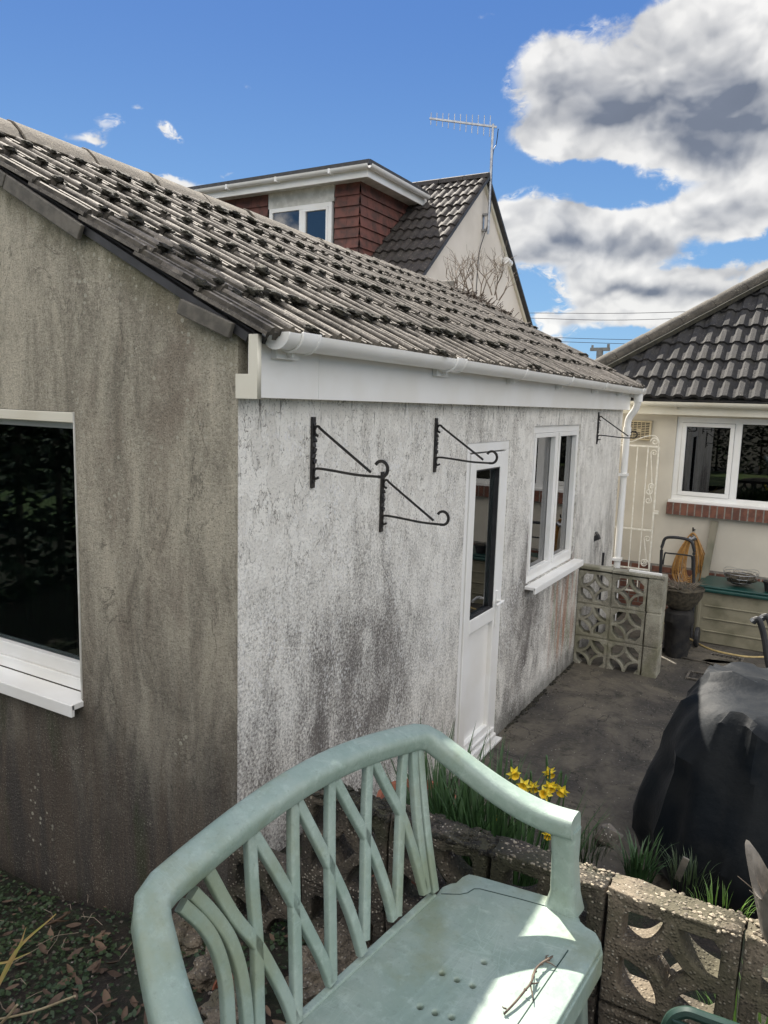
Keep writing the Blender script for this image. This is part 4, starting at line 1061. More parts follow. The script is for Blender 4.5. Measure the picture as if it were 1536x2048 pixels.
def far_screen():
    y = 4.66; S = .295; J = .012
    E_ = empty('pierced_screen', (.35, y, 0), 'knee-high screen of six pierced concrete blocks and a solid end pier beside the long wall', 'screen wall')
    for j in range(3):
        for i in range(2):
            x0 = .004+i*(S+J); z0 = -.03+j*(S+J)
            lp = [[(0,0),(S,0),(S,S),(0,S)]]+block_loops(S, .024, .017, .045)
            mb = flat_plate(lp, .095, .003); xf(mb, (x0, y+.045+rnd.uniform(-.003,.003), z0), (1,0,0), (0,0,1), (0,-1,0)); mb.build('pierced_block', 'pierced_concrete', E_)
    mb = MB()
    for j in range(2): mb.box((.004,y+.008,-.03+(j+1)*(S+J)-J),(.61,y+.085,-.03+(j+1)*(S+J)))
    mb.box((.004+S,y+.006,-.03),(.004+S+J,y+.088,.88)); mb.build('mortar_joint', 'pierced_concrete', E_)
    mb = MB(); p = [(.613,y-.012),(.748,y-.012),(.748,y+.2),(.613,y+.2)]
    for k in range(3): mb.box((.616,y-.012,-.03+k*.308),(.745+rnd.uniform(-.004,.004),y+.195,-.03+k*.308+.300))
    mb.box((.622,y-.004,-.03),(.738,y+.185,.893)); mb.build('end_pier', 'pierced_concrete', E_, .008)
    mb = MB(); mb.box((-.0,y-.015,.896),(.30,y+.11,.925)); mb.box((.303,y-.018,.893),(.755,y+.115,.920)); o = mb.build('coping', 'pierced_concrete', E_, .006)
    mb = MB(); mb.box((.44,y+.0,.9205),(.72,y+.035,.94), Matrix.Rotation(-.08, 3, 'Z')); tag(mb.build('white_batten', 'white_plastic', None, .003), 'short white plastic strip lying on top of the pierced screen', 'strip')
far_screen()
def yard_tools():
    # upturned broom/scraper
    b = on(1180,1125,'y',5.15); t = on(1187,1080,'y',5.15)
    E_ = empty('yard_brush', (b.x, 5.15, 0), 'dark yard brush stood head up between the screen and the long wall', 'brush')
    mb = MB(); mb.tube([(b.x-.02,5.15,.01),(t.x-.01,5.15,t.z)], .013, 8); mb.build('handle', 'rubber_black', E_)
    mb = MB(); mb.box(t+Vector((-.05,-.03,-.01)), t+Vector((.06,.03,.04)), Matrix.Rotation(-.45, 3, 'Y')); mb.build('head', 'rubber_black', E_, .006)
    mb = MB()
    for i in range(60):
        p = t+Vector((rnd.uniform(-.04,.05), rnd.uniform(-.022,.022), .03)); p.z += .45*(p.x-t.x); mb.tube([p, p+Vector((-.02+rnd.uniform(-.004,.004),0,.035))], .0015, 4)
    mb.build('bristles', 'black_iron', E_)
    c = on(1205,1105,'y',5.4)
    mb = MB(); mb.bar((c.x,5.4,.01), (c.x+.01,5.4,c.z), .022, .012, (0,1,0)); mb.bar((c.x-.01,5.4,.02), (c.x+.04,5.4,.02), .02, .012, (0,1,0)); tag(mb.build('iron_stake', 'rubber_black', None, .002), 'dark thin stake standing beside the white downpipe', 'stake')
    # sack truck
    y = 5.75
    P = lambda px, py: on(px, py, 'y', y)
    a, b_ = P(1322,1150), P(1324,1090); c1, d1 = P(1388,1096), P(1390,1170)
    T = empty('hand_truck', ((a.x+d1.x)/2, y, 0), 'old black tubular hand truck standing against the cream wall', 'hand truck')
    mb = MB(); tl = P(1335,1075); tr = P(1378,1080)
    pth = [(a.x-.005,y,.12),(a.x,y,.5)]+smooth_path([(b_.x,y,b_.z-.05),(b_.x+.005,y,b_.z),(tl.x,y,tl.z),(tr.x,y,tr.z),(c1.x,y,c1.z-.01),(c1.x+.004,y,c1.z-.08)], 6)+[(d1.x,y,.5),(d1.x+.005,y,.12)]
    mb.tube(pth, .015, 10); mb.build('frame', 'rubber_black', T, smooth=True)
    mb = MB()
    z = P(1350,1108).z; mb.tube(smooth_path([(a.x+.01,y,z-.12),(a.x+.02,y,z-.01),(a.x+.05,y,z),(c1.x-.04,y,z),(c1.x-.01,y,z-.02),(c1.x,y,z-.14)], 5), .008, 8)
    mb.build('crossbar', 'rubber_black', T, smooth=True); mb = MB(); mb.tube([(a.x,y,.45),(d1.x,y,.45)], .010, 8); mb.build('crossbar', 'rubber_black', T, smooth=True)
    mb = MB(); mb.box((a.x-.02,y-.28,.03),(d1.x+.02,y,.045)); mb.build('toe_plate', 'rubber_black', T, .003)
    for x in (a.x-.05, d1.x+.05):
        mb = MB(); pts = [(x+.0,y+.09+.0,.10)]; r_ = .10
        mb.sweep([(x-.02,y+.09,.105),(x+.02,y+.09,.105)], [(r_*cos(2*pi*k/18), r_*sin(2*pi*k/18)) for k in range(18)]); mb.build('wheel', 'rubber_black', T, .01)
    # planter of dead sticks in front of it
    y = 5.42; c = on(1362,1185,'y',y); E2 = empty('dead_planter', (c.x, y, 0), 'dark tub of dead twiggy stems standing on a stack beside the hand truck', 'planter')
    mb = MB(); mb.lathe((c.x,y,0), [(.10,.0),(.115,.1),(.11,.30),(.135,.36),(.13,.44),(.10,.47)], 24)
    for v in mb.bm.verts: v.co += Vector((nvec(v.co,9), nvec(v.co+Vector((3,0,0)),9), 0))*.03
    mb.build('stack', 'dark_clutter', E2, smooth=True)
    mb = MB(); mb.lathe((c.x,y,0), [(.09,.475),(.15,.53),(.185,.60),(.20,.66),(.21,.675),(.20,.69),(.185,.67),(.0001,.655)], 24)
    for v in mb.bm.verts: v.co += Vector((1,1,1))*.012*nvec(v.co, 12)
    mb.build('tub', 'dead_moss', E2, smooth=True)
    mb = MB(); rr = random.Random(9)
    for i in range(12): mb.rock((c.x+rr.uniform(-.09,.09),y+rr.uniform(-.09,.09),.675),(.05,.05,.022),1,.3,i)
    mb.build('soil', 'dead_moss', E2)
    mb = MB()
    for i in range(34):
        a_ = rr.uniform(0, 2*pi); L = rr.uniform(.10,.22); p = Vector((c.x+.1*cos(a_)*rr.random(), y+.1*sin(a_)*rr.random(), .66)); d = Vector((cos(a_)*.9, sin(a_)*.9, rr.uniform(.2,1.1))).normalized()
        q = p+d*L*.55+Vector((0,0,.02)); e = q+(d+Vector((rr.uniform(-.5,.5),rr.uniform(-.5,.5),rr.uniform(-.5,.3))))*L*.4
        mb.tube([p,q,e], .003, 4, scales=[1,.8,.4])
    mb.build('dead_stems', 'pale_twig', E2)
yard_tools()
def hose_reel():
    h = on(1388,1062,'y',6.70); E_ = empty('hose_coil', (h.x, 6.70, h.z), 'orange garden hose hung in long loops from a hook on the cream wall', 'hose')
    mb = MB(); rr = random.Random(3)
    for k in range(13):
        w = .05+.011*k+rr.uniform(-.006,.006); L = .50+.012*k+rr.uniform(-.02,.02); y = 6.66-.02*rr.random()-.004*(k % 4); pts = []
        for i in range(33):
            a = 2*pi*i/32; s = sin(a); tt = (1-cos(a))/2
            pts.append((h.x+w*s*(.35+.9*tt)*1.1, y+.01*sin(a+k), h.z-.012-L*tt))
        mb.tube(pts, .0065, 6)
    mb.build('loops', 'hose_orange', E_, smooth=True)
    mb = MB(); mb.tube([(h.x,6.749,h.z+.01),(h.x,6.62,h.z+.01),(h.x,6.60,h.z+.05)], .008, 8); mb.build('hook', 'black_iron', E_)
    mb = MB(); mb.tube([(h.x-.03,6.615,h.z-.07),(h.x+.0,6.61,h.z-.08),(h.x+.035,6.615,h.z-.05)], .028, 8); mb.build('binding', 'silver_metal', E_, smooth=True)
hose_reel()
def plank():
    a = on(1430,1042,'y',6.72); b = on(1385,1262,'z',.01)
    mb = MB(); mb.bar((b.x+.02,6.35,.02), (a.x,6.725,a.z), .075, .02, (0,1,.3)); tag(mb.build('leaning_plank', 'old_wood', None, .003), 'weathered grey-green plank leaning between hose coil and storage box', 'plank')
    b = on(1405,1110,'y',6.72); mb = MB(); mb.bar((b.x-.06,6.45,.02), (b.x-.0,6.72,b.z), .035, .02, (0,1,.3)); tag(mb.build('thin_stake', 'old_wood', None, .003), 'thin grey stake leaning just left of the weathered plank', 'stake')
plank()
def storage_box():
    x0, x1, y0, y1 = .86, 2.15, 6.02, 6.62; B = empty('storage_box', ((x0+x1)/2, 6.3, 0), 'low beige plastic garden storage box with a dark teal lid under the window', 'storage box')
    mb = MB(); mb.box((x0,y0,.01),(x1,y1,.54))
    for z in (.13,.26,.39): mb.box((x0+.07,y0-.012,z),(x1-.07,y0+.01,z+.014))
    for x in (x0+.012, x1-.04): mb.box((x,y0-.010,.02),(x+.03,y0+.01,.53))
    mb.build('body', 'box_beige', B, .008)
    mb = MB(); a = .03
    mb.box((x0-.035,y0-.04,.541),(x1+.035,y1+.02,.575)); mb.box((x0+.01,y0,.5755),(x1-.01,y1-.02,.597)); mb.build('lid', 'teal_lid', B, .012, seg=3)
    # wire basket of dead moss on the lid
    c = on(1482,1148,'y',6.25); z = .60; E_ = empty('hanging_basket', (c.x, 6.25, z), 'wire hanging basket full of dead brown moss resting on the teal lid', 'basket')
    mb = MB(); R_ = .165; H = .13
    for (rr, zz) in ((R_,H),(R_*.93,H*.66),(R_*.72,H*.33),(R_*.4,.02)):
        mb.tube([(c.x+rr*cos(2*pi*k/24), 6.25+rr*sin(2*pi*k/24), z+zz) for k in range(25)], .0028, 5)
    for k in range(12):
        a = 2*pi*k/12; mb.tube([(c.x+R_*t_*cos(a), 6.25+R_*t_*sin(a), z+zz) for t_, zz in ((1,H),(.93,H*.66),(.72,H*.33),(.4,.015),(.1,.006))], .0022, 5)
    mb.tube([(c.x+R_*cos(t)*1., 6.25+R_*sin(t), z+H+.018+.012*sin(3*t)) for t in [i*.3 for i in range(22)]], .002, 5)
    mb.build('wire_frame', 'silver_metal', E_)
    mb = MB(); mb.rock((c.x,6.25,z+.085),(.145,.145,.045),4,.16,3); mb.rock((c.x,6.25,z+.055),(.12,.12,.045),3,.10,4); mb.build('dead_moss', 'dead_moss', E_, smooth=True, sharp=180)
    mb = MB(); r2 = random.Random(5)
    for i in range(160):
        a = r2.uniform(0,2*pi); q = .15*sqrt(r2.random()); p = Vector((c.x+q*cos(a),6.25+q*sin(a),z+.12+r2.uniform(-.03,.012))); mb.tube([p, p+Vector((r2.uniform(-.03,.03),r2.uniform(-.03,.03),r2.uniform(-.004,.022)))], .0012, 3)
    mb.build('dead_stems', 'pale_twig', E_)
    c = on(1527,1168,'y',6.12); E_ = empty('dark_flowerpot', (c.x+.07, 6.15, .6), 'small black flowerpot on the right end of the teal lid', 'flowerpot')
    mb = MB(); mb.lathe((c.x+.07,6.15,.598), [(.055,0),(.07,.085),(.08,.086),(.082,.105),(.073,.105),(.068,.09),(.0001,.088)], 20); mb.build('pot', 'rubber_black', E_, smooth=True)
    mb = MB(); mb.rock((c.x+.07,6.15,.69),(.06,.06,.016),2,.3,2); mb.build('soil', 'dead_moss', E_)
storage_box()
def ground_bits():
    mb = MB(); r3 = random.Random(40)
    for i in range(420):
        y = r3.uniform(1.0, 5.9); s = r3.uniform(.006,.022); 
        if nvec((y, 0, 0), 1.7) < -.15: continue
        mb.rock((.006+abs(r3.gauss(0,.016)), y, .006), (s*.6, s*1.5, s*.45), 1, .4, i)
    tag(mb.build('wall_foot_moss', 'moss'), 'dark moss and dirt gathered along the foot of the long white wall', 'moss', kind='stuff')
    pts = [on(px, py, 'z', .014) for px, py in ((1328,1245),(1345,1258),(1380,1278),(1420,1298),(1470,1310),(1510,1314),(1560,1310),(1620,1290))]
    mb = MB(); mb.tube(smooth_path(pts, 8), .009, 8); tag(mb.build('garden_hose', 'hose_yellow', None, smooth=True), 'yellowish hose trailing across the patio in front of the storage box', 'hose')
    for (px, py, w, h, lab) in ((1452,1316,.30,.16,'small rectangular drain cover with slots near the hose'), (1425,1358,.42,.22,'larger sunken drain cover between the hose and the covered barbecue')):
        c = on(px, py, 'z', .012); E_ = empty('drain_cover', (c.x, c.y, .0), lab, 'drain cover')
        mb = MB()
        for q in ((-w/2,-w/2+.02,-h/2,h/2),(w/2-.02,w/2,-h/2,h/2),(-w/2+.02,w/2-.02,-h/2,-h/2+.02),(-w/2+.02,w/2-.02,h/2-.02,h/2)): mb.box((c.x+q[0],c.y+q[2],.004),(c.x+q[1],c.y+q[3],.020))
        mb.build('rim', 'rubble', E_, .002)
        mb = MB(); n = 7
        for k in range(n):
            x = c.x-w/2+.03+(w-.06)*k/(n-1); mb.box((x-.008,c.y-h/2+.021,.008),(x+.008,c.y+h/2-.021,.016))
        mb.build('slats', 'black_iron', E_)
    # cracked slab patches around the drain
    for (px, py, w, h, r_) in ((1405,1318,.55,.30,.15),(1500,1345,.7,.32,-.1)):
        c = on(px, py, 'z', .0); lp = [[(w*.5*cos(a)*(1+.25*sin(3*a+r_*9)), h*.5*sin(a)*(1+.2*cos(2*a+1))) for a in [2*pi*k/14 for k in range(14)]]]
        m = flat_plate(lp, .014, .003); xf(m, (c.x, c.y, .014), (cos(r_), sin(r_), 0), (-sin(r_), cos(r_), 0), (0,0,1)); tag(m.build('mortar_patch', 'patio_concrete'), kind='structure')
    mb = MB(); r2 = random.Random(12)      # grit and crumbs along the wall foot
    for i in range(260):
        y = r2.uniform(1.2, 6.); x = abs(r2.gauss(0, .05))+.01 if i < 170 else r2.uniform(.05, 1.6); s = r2.uniform(.003, .009)
        mb.rock((x, y, .008), (s, s, s*.6), 1, .3, i)
    tag(mb.build('grit', 'rubble'), 'loose grit and crumbs scattered over the patio and along the wall foot', 'grit', kind='stuff')
ground_bits()

# ---------------------------------------------------------------- covered barbecue
def barbecue():
    cx, cy = 1.83, 2.02; E_ = empty('covered_barbecue', (cx, cy, 0), 'large barbecue under a slack black fabric cover, its top catching the sun', 'covered barbecue')
    mb = MB(); N = 160; rows = []
    levels = [(0.02,.88),(0.06,.93),(.14,1.0),(.24,1.06),(.34,1.07),(.45,1.03),(.56,.98),(.66,.92),(.75,.87),(.83,.82),(.90,.77),(.95,.71),(.985,.62),(1.0,.45),(1.005,.25)]
    HX, HY = .62, .66; Ht = .95
    for li, (z, k) in enumerate(levels):
        row = []
        for i in range(N):
            a = 2*pi*i/N; n = 3.4 if z > .7 else 2.6
            c, s = cos(a), sin(a); r_ = (abs(c)**n+abs(s)**n)**(-1/n)
            fold = .034*max(0., 1-z)**.5*sin(9*a+2*z)*(.5+.5*sin(2.1*a+1))+.016*sin(21*a+4*z)*(1-z)+.02*sin(4*a+5*z+2)*min(1, z*2)
            fold += .030*nvec((c*2.2, s*2.2, z*2.5), 1.5)+.045*sstep(.35,.9,z)*(1-abs(sin(2.5*a+1.3*z+.4)))**5+.03*(1-abs(nvec((c*3,s*3,z*1.2+4),1.1))*2)**4*.5+.012*nvec((c*5, s*5, z*5+3), 1.6)
            x = (HX*k+fold)*c*r_; y = (HY*k+fold)*s*r_
            zz = z*Ht
            if z > .86: zz += .03*nvec((x*3.2+1, y*3.2, 7))+.05*max(0., 1-abs(x+.28+.15*y)*3)+.06*max(0., 1-2.2*abs(nvec((x*3.3+2, y*2.1, 2))))**2-.03
            row.append(mb.bm.verts.new((cx+x, cy+y, zz+.01)))
        rows.append(row)
    for a in range(len(rows)-1):
        for i in range(N): mb.bm.faces.new((rows[a][i], rows[a][(i+1) % N], rows[a+1][(i+1) % N], rows[a+1][i]))
    top = mb.bm.verts.new((cx, cy, Ht+.04))
    for i in range(N): mb.bm.faces.new((rows[-1][i], rows[-1][(i+1) % N], top))
    mb.build('cover', 'cover_fabric', E_, smooth=True, sharp=28)
    for (x, y) in ((1.45,1.6),(2.3,1.6),(1.45,2.5),(2.3,2.5)):
        mb = MB(); mb.tube([(x,y,.0),(x,y,.3)], .02, 8); mb.build('leg', 'rubber_black', E_)
barbecue()
def folded_chair():
    E_ = empty('folding_chair', (1.75, 3.3, 0), 'black folding metal chair with glossy rounded arms behind the covered barbecue', 'chair')
    y = 3.3; P = lambda px, py: on(px, py, 'y', y)
    for k, (dx, dy) in enumerate(((0,0),(.045,.12))):
        mb = MB(); a, b, c = P(1510,1240), P(1522,1275), P(1534,1345)
        pts = [a+Vector((dx-.012,dy,-.02)), a+Vector((dx,dy,.0)), a+Vector((dx+.025,dy,.0)), b+Vector((dx+.02,dy,0)), c+Vector((dx+.02,dy,0)), Vector((c.x+.22+dx,y+dy,.02))]
        mb.tube(smooth_path(pts, 5), .020, 10); mb.build('side_frame', 'rubber_black', E_, smooth=True)
        mb = MB(); mb.tube([a+Vector((dx-.016,dy-.0,-.012)), a+Vector((dx-.002,dy,.004))], .0215, 10); mb.build('arm_cap', 'chrome', E_, smooth=True)
    mb = MB(); mb.box((1.72,3.32,.42),(2.1,3.75,.45)); mb.build('seat', 'rubber_black', E_, .01)
    for (x,yy) in ((1.74,3.34),(2.08,3.34),(1.74,3.73),(2.08,3.73)):
        mb = MB(); mb.tube([(x,yy,0),(x,yy,.42)], .012, 8); mb.build('leg', 'rubber_black', E_)
folded_chair()

# ---------------------------------------------------------------- garden bench
def bench():
    A = on(870,1790,'z',ZS); Bk = on(610,2030,'z',ZS)
    Ld = (A-Bk); Ld.z = 0; Ld.normalize(); Fd = Vector((Ld.y, -Ld.x, 0)); Up = Vector((0,0,1))
    E_ = empty('garden_bench', (A.x, A.y, G(A.x, A.y-.3)), 'pale green plastic two-seat garden bench with lattice back and sweeping arms', 'bench')
    recl = .27; Bv = (Up-Fd*recl).normalized(); Bn = Ld.cross(Bv).normalized()      # back plane
    if Bn.dot(Fd) < 0: Bn = -Bn
    def bk(px, py, off=0.):
        d = wdir(px, py); t = (A+Bn*off-CAM).dot(Bn)/d.dot(Bn); return CAM+d*t
    def seat(px, py, z=ZS): return on(px, py, 'z', z)
    mat = 'bench_plastic'
    g = E_.location.z
    # seat: outline measured on the seat plane; near end mirrors the far one
    far = [(870,1790),(884,1773),(900,1766),(912,1764),(925,1752),(938,1747),(958,1751),(1030,1772),(1098,1792),(1112,1800),(1150,1810),(1158,1838),(1172,1852),(1192,1864),(1198,1876)]
    fl = [seat(*p) for p in far]
    def loc(p): q = p-A; return (q.dot(Ld), q.dot(Fd))
    F_ = [loc(p) for p in fl]; W = 1.10-.0
    LEN = .93
    near = [(-LEN-(u), v) for u, v in F_][::-1]
    front = [(F_[-1][0]-.03, F_[-1][1]+.016), (-.3*LEN, F_[-1][1]+.03), (-.7*LEN, F_[-1][1]+.03), (near[0][0]+.03, F_[-1][1]+.016)]
    outl = F_+front+near
    holes = [seat(*p) for p in ((968,1924),(884,1946),(914,1959),(945,1971),(840,2013),(870,2025),(903,2034),(844,1802+60))]
    hl = [[(loc(h)[0]+.0066*cos(2*pi*k/12), loc(h)[1]+.0066*sin(2*pi*k/12)) for k in range(12)] for h in holes[:7]]
    m = flat_plate([outl]+hl, .022, .005, 2); xf(m, A-Up*.011, Ld, Fd, Up); sb = m.build('seat', mat, E_)
    for p in sb.data.polygons: p.use_smooth = True
    sb.data.set_sharp_from_angle(angle=radians(50))
    # skirt under the front and far edges
    pts = [A+Ld*u+Fd*v-Up*.035 for u, v in F_[8:]+front]; m = MB(); m.sweep(pts, [(-.006,-.035),(.004,-.035),(.006,.024),(-.006,.024)]); m.build('seat_skirt', mat, E_, .003)
    # moulded lines on the seat
    m = MB(); gl = [seat(*p) for p in ((882,1788),(920,1789),(935,1786),(948,1778),(960,1778),(1035,1797),(1104,1816))]; m.tube([p+Up*.0002 for p in gl], .0014, 6)
    gl = [seat(*p) for p in ((1136,1901),(1103,1975),(1062,2060))]; v = loc(gl[0])[1]; m.tube([A+Ld*(loc(gl[0])[0])+Fd*v+Up*.0002, A+Ld*(-.5*LEN)+Fd*(v+.008)+Up*.0002, A+Ld*(-LEN+.08)+Fd*v+Up*.0002], .0014, 6); m.build('seat_groove', 'dark_green_plastic', sb)
    # top rail + arms + posts: one swept member. cross-section is a rounded trapezoid
    def rr(w, h, n=4, r_=.012):
        out = []
        for (sx, sy, a0) in ((1,1,0),(-1,1,pi/2),(-1,-1,pi),(1,-1,1.5*pi)):
            for k in range(n+1):
                a = a0+pi/2*k/n; out.append((sx*(w/2-r_)+r_*cos(a), sy*(h/2-r_)+r_*sin(a)))
        return out
    apF = bk(850,1470); apN = bk(296,1812)
    uF, uN = (apF-A).dot(Ld), (apN-A).dot(Ld); zA = apF.z
    armz = .225; armO = .02
    postF = seat(1133,1812)      # foot of the far post
    pu, pv = (postF-A).dot(Ld), (postF-A).dot(Fd)
    rp = []; ups = []
    mid = (uF+uN)/2
    for k in range(0, 25):
        t = k/24; u = uF+(uN-uF)*t; hh = (zA-ZS)+.055*sin(pi*t)**1.0
        rp.append(A+Ld*u+Up*hh-Fd*(recl*hh)); ups.append(Bn*.25+Up)
    def arm(uc, vpost, sgn):
        """apex -> front top of the post"""
        p0 = A+Ld*uc+Up*(zA-ZS)-Fd*(recl*(zA-ZS))
        e = A+Ld*(uc*0+vpost[0])+Fd*(vpost[1]+.010)+Up*armz
        d = e-p0; dh = zA-ZS-armz
        out = []
        for k in range(1, 15):
            t = k/14; q = p0+Vector((d.x, d.y, 0))*t; q.z = p0.z-dh*(sin(min(1,t/.95)*pi/2)**1.05)+.0*t
            q.z += -.012*sin(pi*t); q += Ld*sgn*.02*sin(pi*t); out.append(q)
        return out
    aF = arm(uF, (pu+.0, pv), 1); nu_ = -LEN-pu+.19; aN = arm(uN, (nu_, pv), -1)
    path = aF[::-1]+rp+aN
    # smooth the apex corner a little
    P2 = [path[0]]
    for i in range(1, len(path)-1): P2.append(path[i]*.5+(path[i-1]+path[i+1])*.25)
    P2.append(path[-1]); path = P2
    n = len(path); uu = []
    for i, p in enumerate(path):
        k = min(i, n-1-i)
        uu.append((Up+Fd*.30) if k > 16 else (Up+Fd*.30*sstep(8, 16, k)))
    scl = []
    for i in range(n):
        k = min(i, n-1-i); scl.append((1.25-.2*sstep(4, 15, k), 1.))
    m = MB(); m.sweep(path, rr(.062, .056, 4, .018), ups=uu, scales=scl)
    m.build('top_rail', mat, E_, smooth=True, sharp=60)
    # front posts / legs
    for (u, s) in ((pu, 1), (nu_, -1)):
        top = A+Ld*u+Fd*(pv-.016)+Up*(armz-.012); foot = A+Ld*(u+.0*s)+Fd*(pv-.006)+Up*.002
        m = MB(); P = [top, top*.6+foot*.4, foot+Up*.04, foot-Up*.006]; m.sweep(P, rr(.066, .060, 4, .016), up=Ld, scales=[1.02, .92, 1.02, 1.35]); m.build('arm_post', mat, E_, smooth=True, sharp=60)
        fo = A+Ld*(u-.012*s)+Fd*(pv+.035)-Up*.06; gz = g-.02
        m = MB(); m.sweep([fo, Vector((fo.x, fo.y, gz))+Fd*.03+Ld*.015*s], rr(.045, .035, 3, .008), up=Ld); m.build('leg', mat, E_, smooth=True, sharp=60)
        fo = A+Ld*(u-.03*s)+Fd*.03-Up*.035; m = MB(); m.sweep([fo, Vector((fo.x, fo.y, gz))-Fd*.06], rr(.045, .035, 3, .008), up=Ld); m.build('leg', mat, E_, smooth=True, sharp=60)
    # lattice, traced on the back plane
    B_ = lambda *ps: [bk(*p) for p in ps]
    L = []
    L.append(B_((836,1478),(842,1560),(854,1680),(868,1782)))
    L.append(B_((824,1478),(828,1560),(836,1660),(852,1785)))
    L.append(B_((808,1485),(803,1560),(800,1634),(797,1720),(793,1832)))
    L.append(B_((736,1515),(733,1600),(731,1677),(730,1780),(728,1880)))
    L.append(B_((660,1550),(659,1650),(659,1732),(661,1850),(662,1962)))
    L.append(B_((586,1600),(586,1700),(588,1810),(591,1930),(592,2044)))
    L.append(B_((499,1670),(505,1780),(513,1883),(515,2000),(517,2110)))
    L.append(B_((743,1515),(770,1570),(803,1632),(822,1690),(836,1740),(848,1785)))
    L.append(B_((664,1550),(700,1618),(733,1677),(755,1730),(773,1785),(786,1838)))
    L.append(B_((592,1600),(628,1670),(659,1732),(688,1795),(708,1850),(724,1906)))
    L.append(B_((506,1668),(550,1740),(588,1808),(620,1870),(645,1920),(662,1965)))
    L.append(B_((415,1742),(465,1830),(510,1885),(545,1945),(570,1995),(588,2042)))
    L.append(B_((384,1785),(425,1828),(460,1880),(482,1950),(492,2030),(496,2120)))
    L.append(B_((362,1810),(405,1850),(432,1895),(450,1960),(456,2040),(460,2140)))
    for P in L:
        P = smooth_path(P, 4); m = MB(); m.sweep(P, rr(.026, .019, 2, .004), up=Bn); m.build('lattice_bar', mat, E_, smooth=True, sharp=60)
    m = MB(); b0 = A+Ld*.0-Up*.004; b1 = A-Ld*LEN-Up*.004; m.bar(b0-Fd*.004, b1-Fd*.004, .02, .02); m.build('back_rail', mat, E_, .004)
    # twig on the seat
    tp = [(1008,2032),(1030,2012),(1050,1990),(1062,1976),(1070,1952),(1082,1938),(1096,1928),(1104,1920)]
    E2 = empty('dead_twig', tuple(seat(1060,1980)), 'dry forked twig lying on the sunlit seat of the green bench', 'twig')
    def ht(i): return Up*(.005+.010*sin(pi*i/8))
    pts = [seat(*p)+ht(i) for i, p in enumerate(tp)]
    m = MB(); m.tube(smooth_path(pts, 5), .0026, 6)
    for (a, b, c) in (((1062,1976),(1064,1960),(1067,1948)),((1060,1978),(1064,1996),(1066,2010)),((1088,1932),(1100,1934),(1112,1939)),((1096,1928),(1102,1921),(1106,1916)),((1090,1931),(1092,1920),(1097,1915)),((1062,1977),(1070,1975),(1078,1970)),((1012,2028),(1006,2024),(1004,2018))):
        m.tube([seat(*a)+Up*.012, seat(*b)+Up*.010, seat(*c)+Up*.006], .0016, 5, scales=[1.2,1,.5])
    for p in tp[2:7]: m.rock(seat(*p)+Up*.012, (.0042,.0042,.0036), 1, .4, p[0])
    m.build('twig_wood', 'twig', E2, smooth=True, sharp=180)
    return A, Ld, Fd
BA, BL, BF = bench()

# ---------------------------------------------------------------- retaining wall of pierced blocks
def front_wall():
    E_ = empty('block_retaining_wall', (1.1, -.15, .45), 'low retaining wall of pierced aggregate concrete blocks behind the green bench', 'wall')
    pitch = .330; S = .320; xs = [1.433+pitch*i for i in range(-4, 4)]; yc = -.145; T = .088
    m = MB(); 
    for j, zt in enumerate((WT, WT-pitch)):
        for i, x0 in enumerate(xs):
            if x0 < .4 and j == 0: continue
            w = S; 
            lp = [[(0,0),(w,0),(w,S),(0,S)]]+block_loops(S, .042, .030, .018)
            tz = rnd.uniform(-.006,.006); rot = rnd.uniform(-.012,.012)
            mb = flat_plate(lp, T, .006, 2)
            bmesh.ops.subdivide_edges(mb.bm, edges=[e for e in mb.bm.edges if e.calc_length() > .05], cuts=4, use_grid_fill=True)
            xf(mb, (x0, yc+rnd.uniform(-.004,.004), zt-S+tz), (cos(rot),0,sin(rot)), (-sin(rot),0,cos(rot)), (0,-1,0))
            for v in mb.bm.verts:
                rough = .010 if v.co.z > zt-.03 else .0025
                if x0 < 1.1 and v.co.z > zt-.04 and j == 0: rough = .022; v.co.z -= .006
                v.co += Vector((nvec(v.co, 23), nvec(v.co+Vector((5,0,0)), 23), nvec(v.co+Vector((0,7,0)), 23)))*rough
            o = mb.build('pierced_block', 'aggregate_block' if x0 > 1.3 else 'shaded_mossy_block', E_)  # blocks on the unlit side get the copy with shade painted in
    # crumbling top crust: pebbles bonded to the old mortar, sun on top painted in as pale
    mb = MB(); r2 = random.Random(21)
    for i in range(1300):
        x = 1.10+1.3*r2.random()**.8; y = yc+r2.uniform(-.048,.048); s = r2.uniform(.002,.006)
        if abs((x-1.428) % pitch) < .010: continue
        mb.rock((x, y, WT+r2.uniform(-.006,.003)), (s*1.3, s*1.1, s*.8), 1, .3, i)
    o = mb.build('pebble_crust', 'sunlit_crust', E_); o['kind'] = 'stuff'
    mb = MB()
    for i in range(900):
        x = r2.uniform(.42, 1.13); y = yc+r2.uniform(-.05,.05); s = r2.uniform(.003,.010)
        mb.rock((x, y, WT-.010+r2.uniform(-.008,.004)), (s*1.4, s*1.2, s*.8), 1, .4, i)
    o = mb.build('shaded_mossy_crust', 'moss', E_); o['kind'] = 'stuff'  # dark mossy pebbles, shade of the unlit stretch painted in
    mb = MB()    # small round pebble sitting in the central opening
    p = on(1345,1945,'y',-.15)
    mb.rock(p, (.010,.010,.009), 2, .1); tag(mb.build('pebble', 'rubble', None, smooth=True, sharp=180), 'small pale round pebble lodged in the middle hole of the sunlit block', 'pebble')
front_wall()

